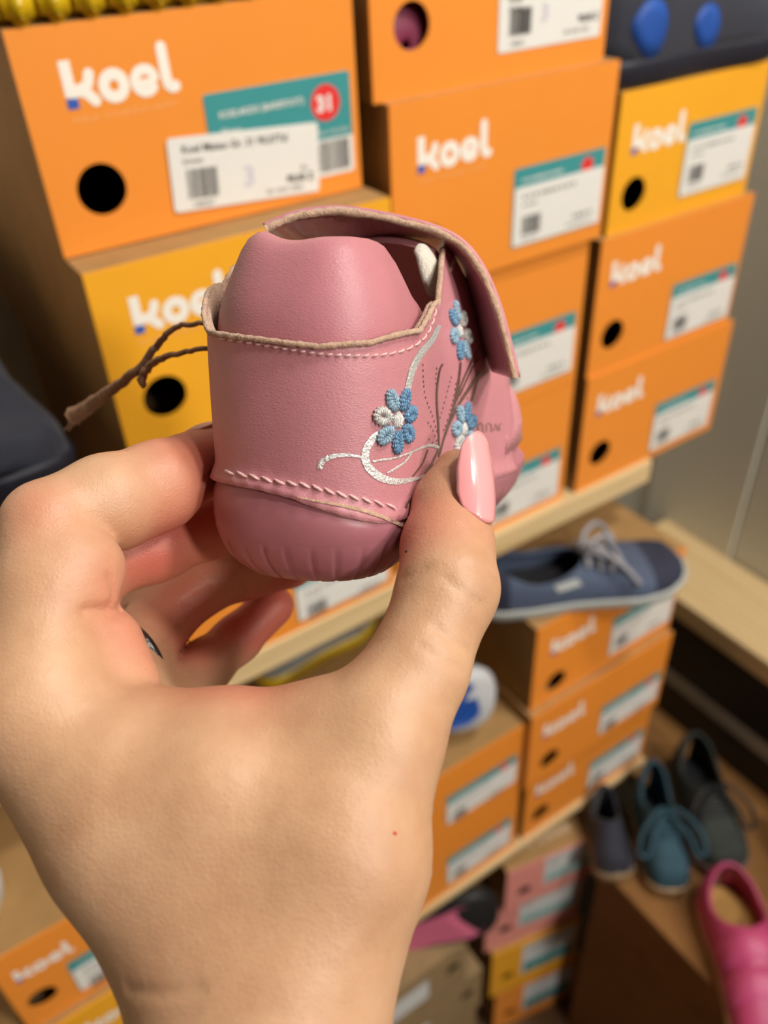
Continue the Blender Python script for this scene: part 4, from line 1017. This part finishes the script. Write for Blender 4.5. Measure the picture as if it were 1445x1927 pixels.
# nails
M_nail = NT('glossy_pink_polish'); M_nail.set(Roughness=.12, Coat_Weight=.8, Coat_Roughness=.04); M_nail.b.inputs['Base Color'].default_value = srgb(236, 156, 158); M_nail = M_nail.m
def nail(name, base, tip, nrm, r, half, mat, tipw=.30, th=.0009, lift=.0):
    base = np.array(base); tip = np.array(tip); D = (tip - base); Ln = np.linalg.norm(D); D /= Ln
    N = np.array(nrm, float); N -= D * (N @ D); N /= np.linalg.norm(N); T = np.cross(D, N); V = []
    nt, nu = 22, 17
    for i in range(nt):
        t = i / (nt - 1)
        w = half * (np.interp(t, [0, .06, .25, .55, .8, .93, 1], [.62, .82, 1.0, .97, .74, .45, tipw * .35]))
        for j in range(nu):
            u = (j / (nu - 1) * 2 - 1); ps = u * w / r
            bulge = .0006 * math.sin(math.pi * min(1, t * 1.15)) - .0009 * t * t
            st = t - .10 * (1 - u * u) * (1 - t) ** 3 + .10 * (1 - t) ** 3
            V.append(base + D * Ln * st + N * (r * (math.cos(ps) - 1) + bulge + lift) + T * r * math.sin(ps))
    V = c2w(np.array(V)) - c2w(HO)
    o = ob(name, fixn(me_from(name, V, grid_faces(nt, nu), mat, True)), hand); o.modifiers.new('thick', 'SOLIDIFY').thickness = th; o.modifiers['thick'].offset = 0
    return o
_nb = np.array(hand_hit(908, 972)[:]); _nt = eye(905, 812, _nb[2] + .0085)
tag(nail('thumb_nail', _nb + np.array([.0002, .0014, -.0006]), _nt, (.58, .0, -.81), .0066, .0069, M_nail, lift=.0003), 'long glossy pink almond nail')
nail('index_nail', eye(352, 812, .2200), eye(412, 788, .2290), (-.25, -.92, -.1), .0075, .0042, simple('bare_nail', srgb(222, 170, 160), .3, .04), th=.0005)
# ring worn on the ring finger
M_ringm = simple('dark_silver', srgb(96, 94, 92), .3, .25, 500, .4, 900, metallic=.9)
rc = eye(252, 1250, .2295); rdir = np.array([.62, -.32, .72]); rdir /= np.linalg.norm(rdir)
ax1 = np.cross(rdir, [0, 0, 1.]); ax1 /= np.linalg.norm(ax1); ax2 = np.cross(rdir, ax1); V = []
for i in range(40):
    w = 2 * math.pi * i / 40; o_ = ax1 * math.cos(w) + ax2 * math.sin(w)
    for (dr, dl) in ((0, -.0026), (.0009, -.0022), (.0013, -.0008), (.0009, 0), (.0013, .0008), (.0009, .0022), (0, .0026), (-.0012, .0024), (-.0012, -.0024)): V.append(c2w(rc + o_ * (.0107 + dr) + rdir * dl) - c2w(rc))
ring_o = ob('finger_ring', fixn(me_from('finger_ring', V, grid_faces(40, 9, True, True), M_ringm, True)), None, tuple(c2w(rc)))
tag(ring_o, 'dark silver ring worn on a folded finger of the hand', 'ring')

for nm_, px, py, r_, col_ in (('red_spot', 743, 1568, .00045, srgb(200, 60, 56)), ('lint', 765, 1038, .0004, srgb(30, 26, 24))):
    q = hand_hit(px, py)
    if q is not None:
        c = c2w(np.array(q[:])) - c2w(HO); w = Vector(-RC[2]); V = []
        for i in range(4):
            for k in range(8): a = 2 * math.pi * k / 8; rr = r_ * math.cos(i * .5); V.append(Vector(c) + Vector(RC[0]) * rr * math.cos(a) + Vector(RC[1]) * rr * math.sin(a) * .8 + w * (.0001 + .0002 * math.sin(i * .5)))
        ob(nm_, me_from(nm_, V, grid_faces(4, 8, close_m=True) + [tuple(range(24, 32))], simple(nm_ + '_tone', col_, .6), True), hand)
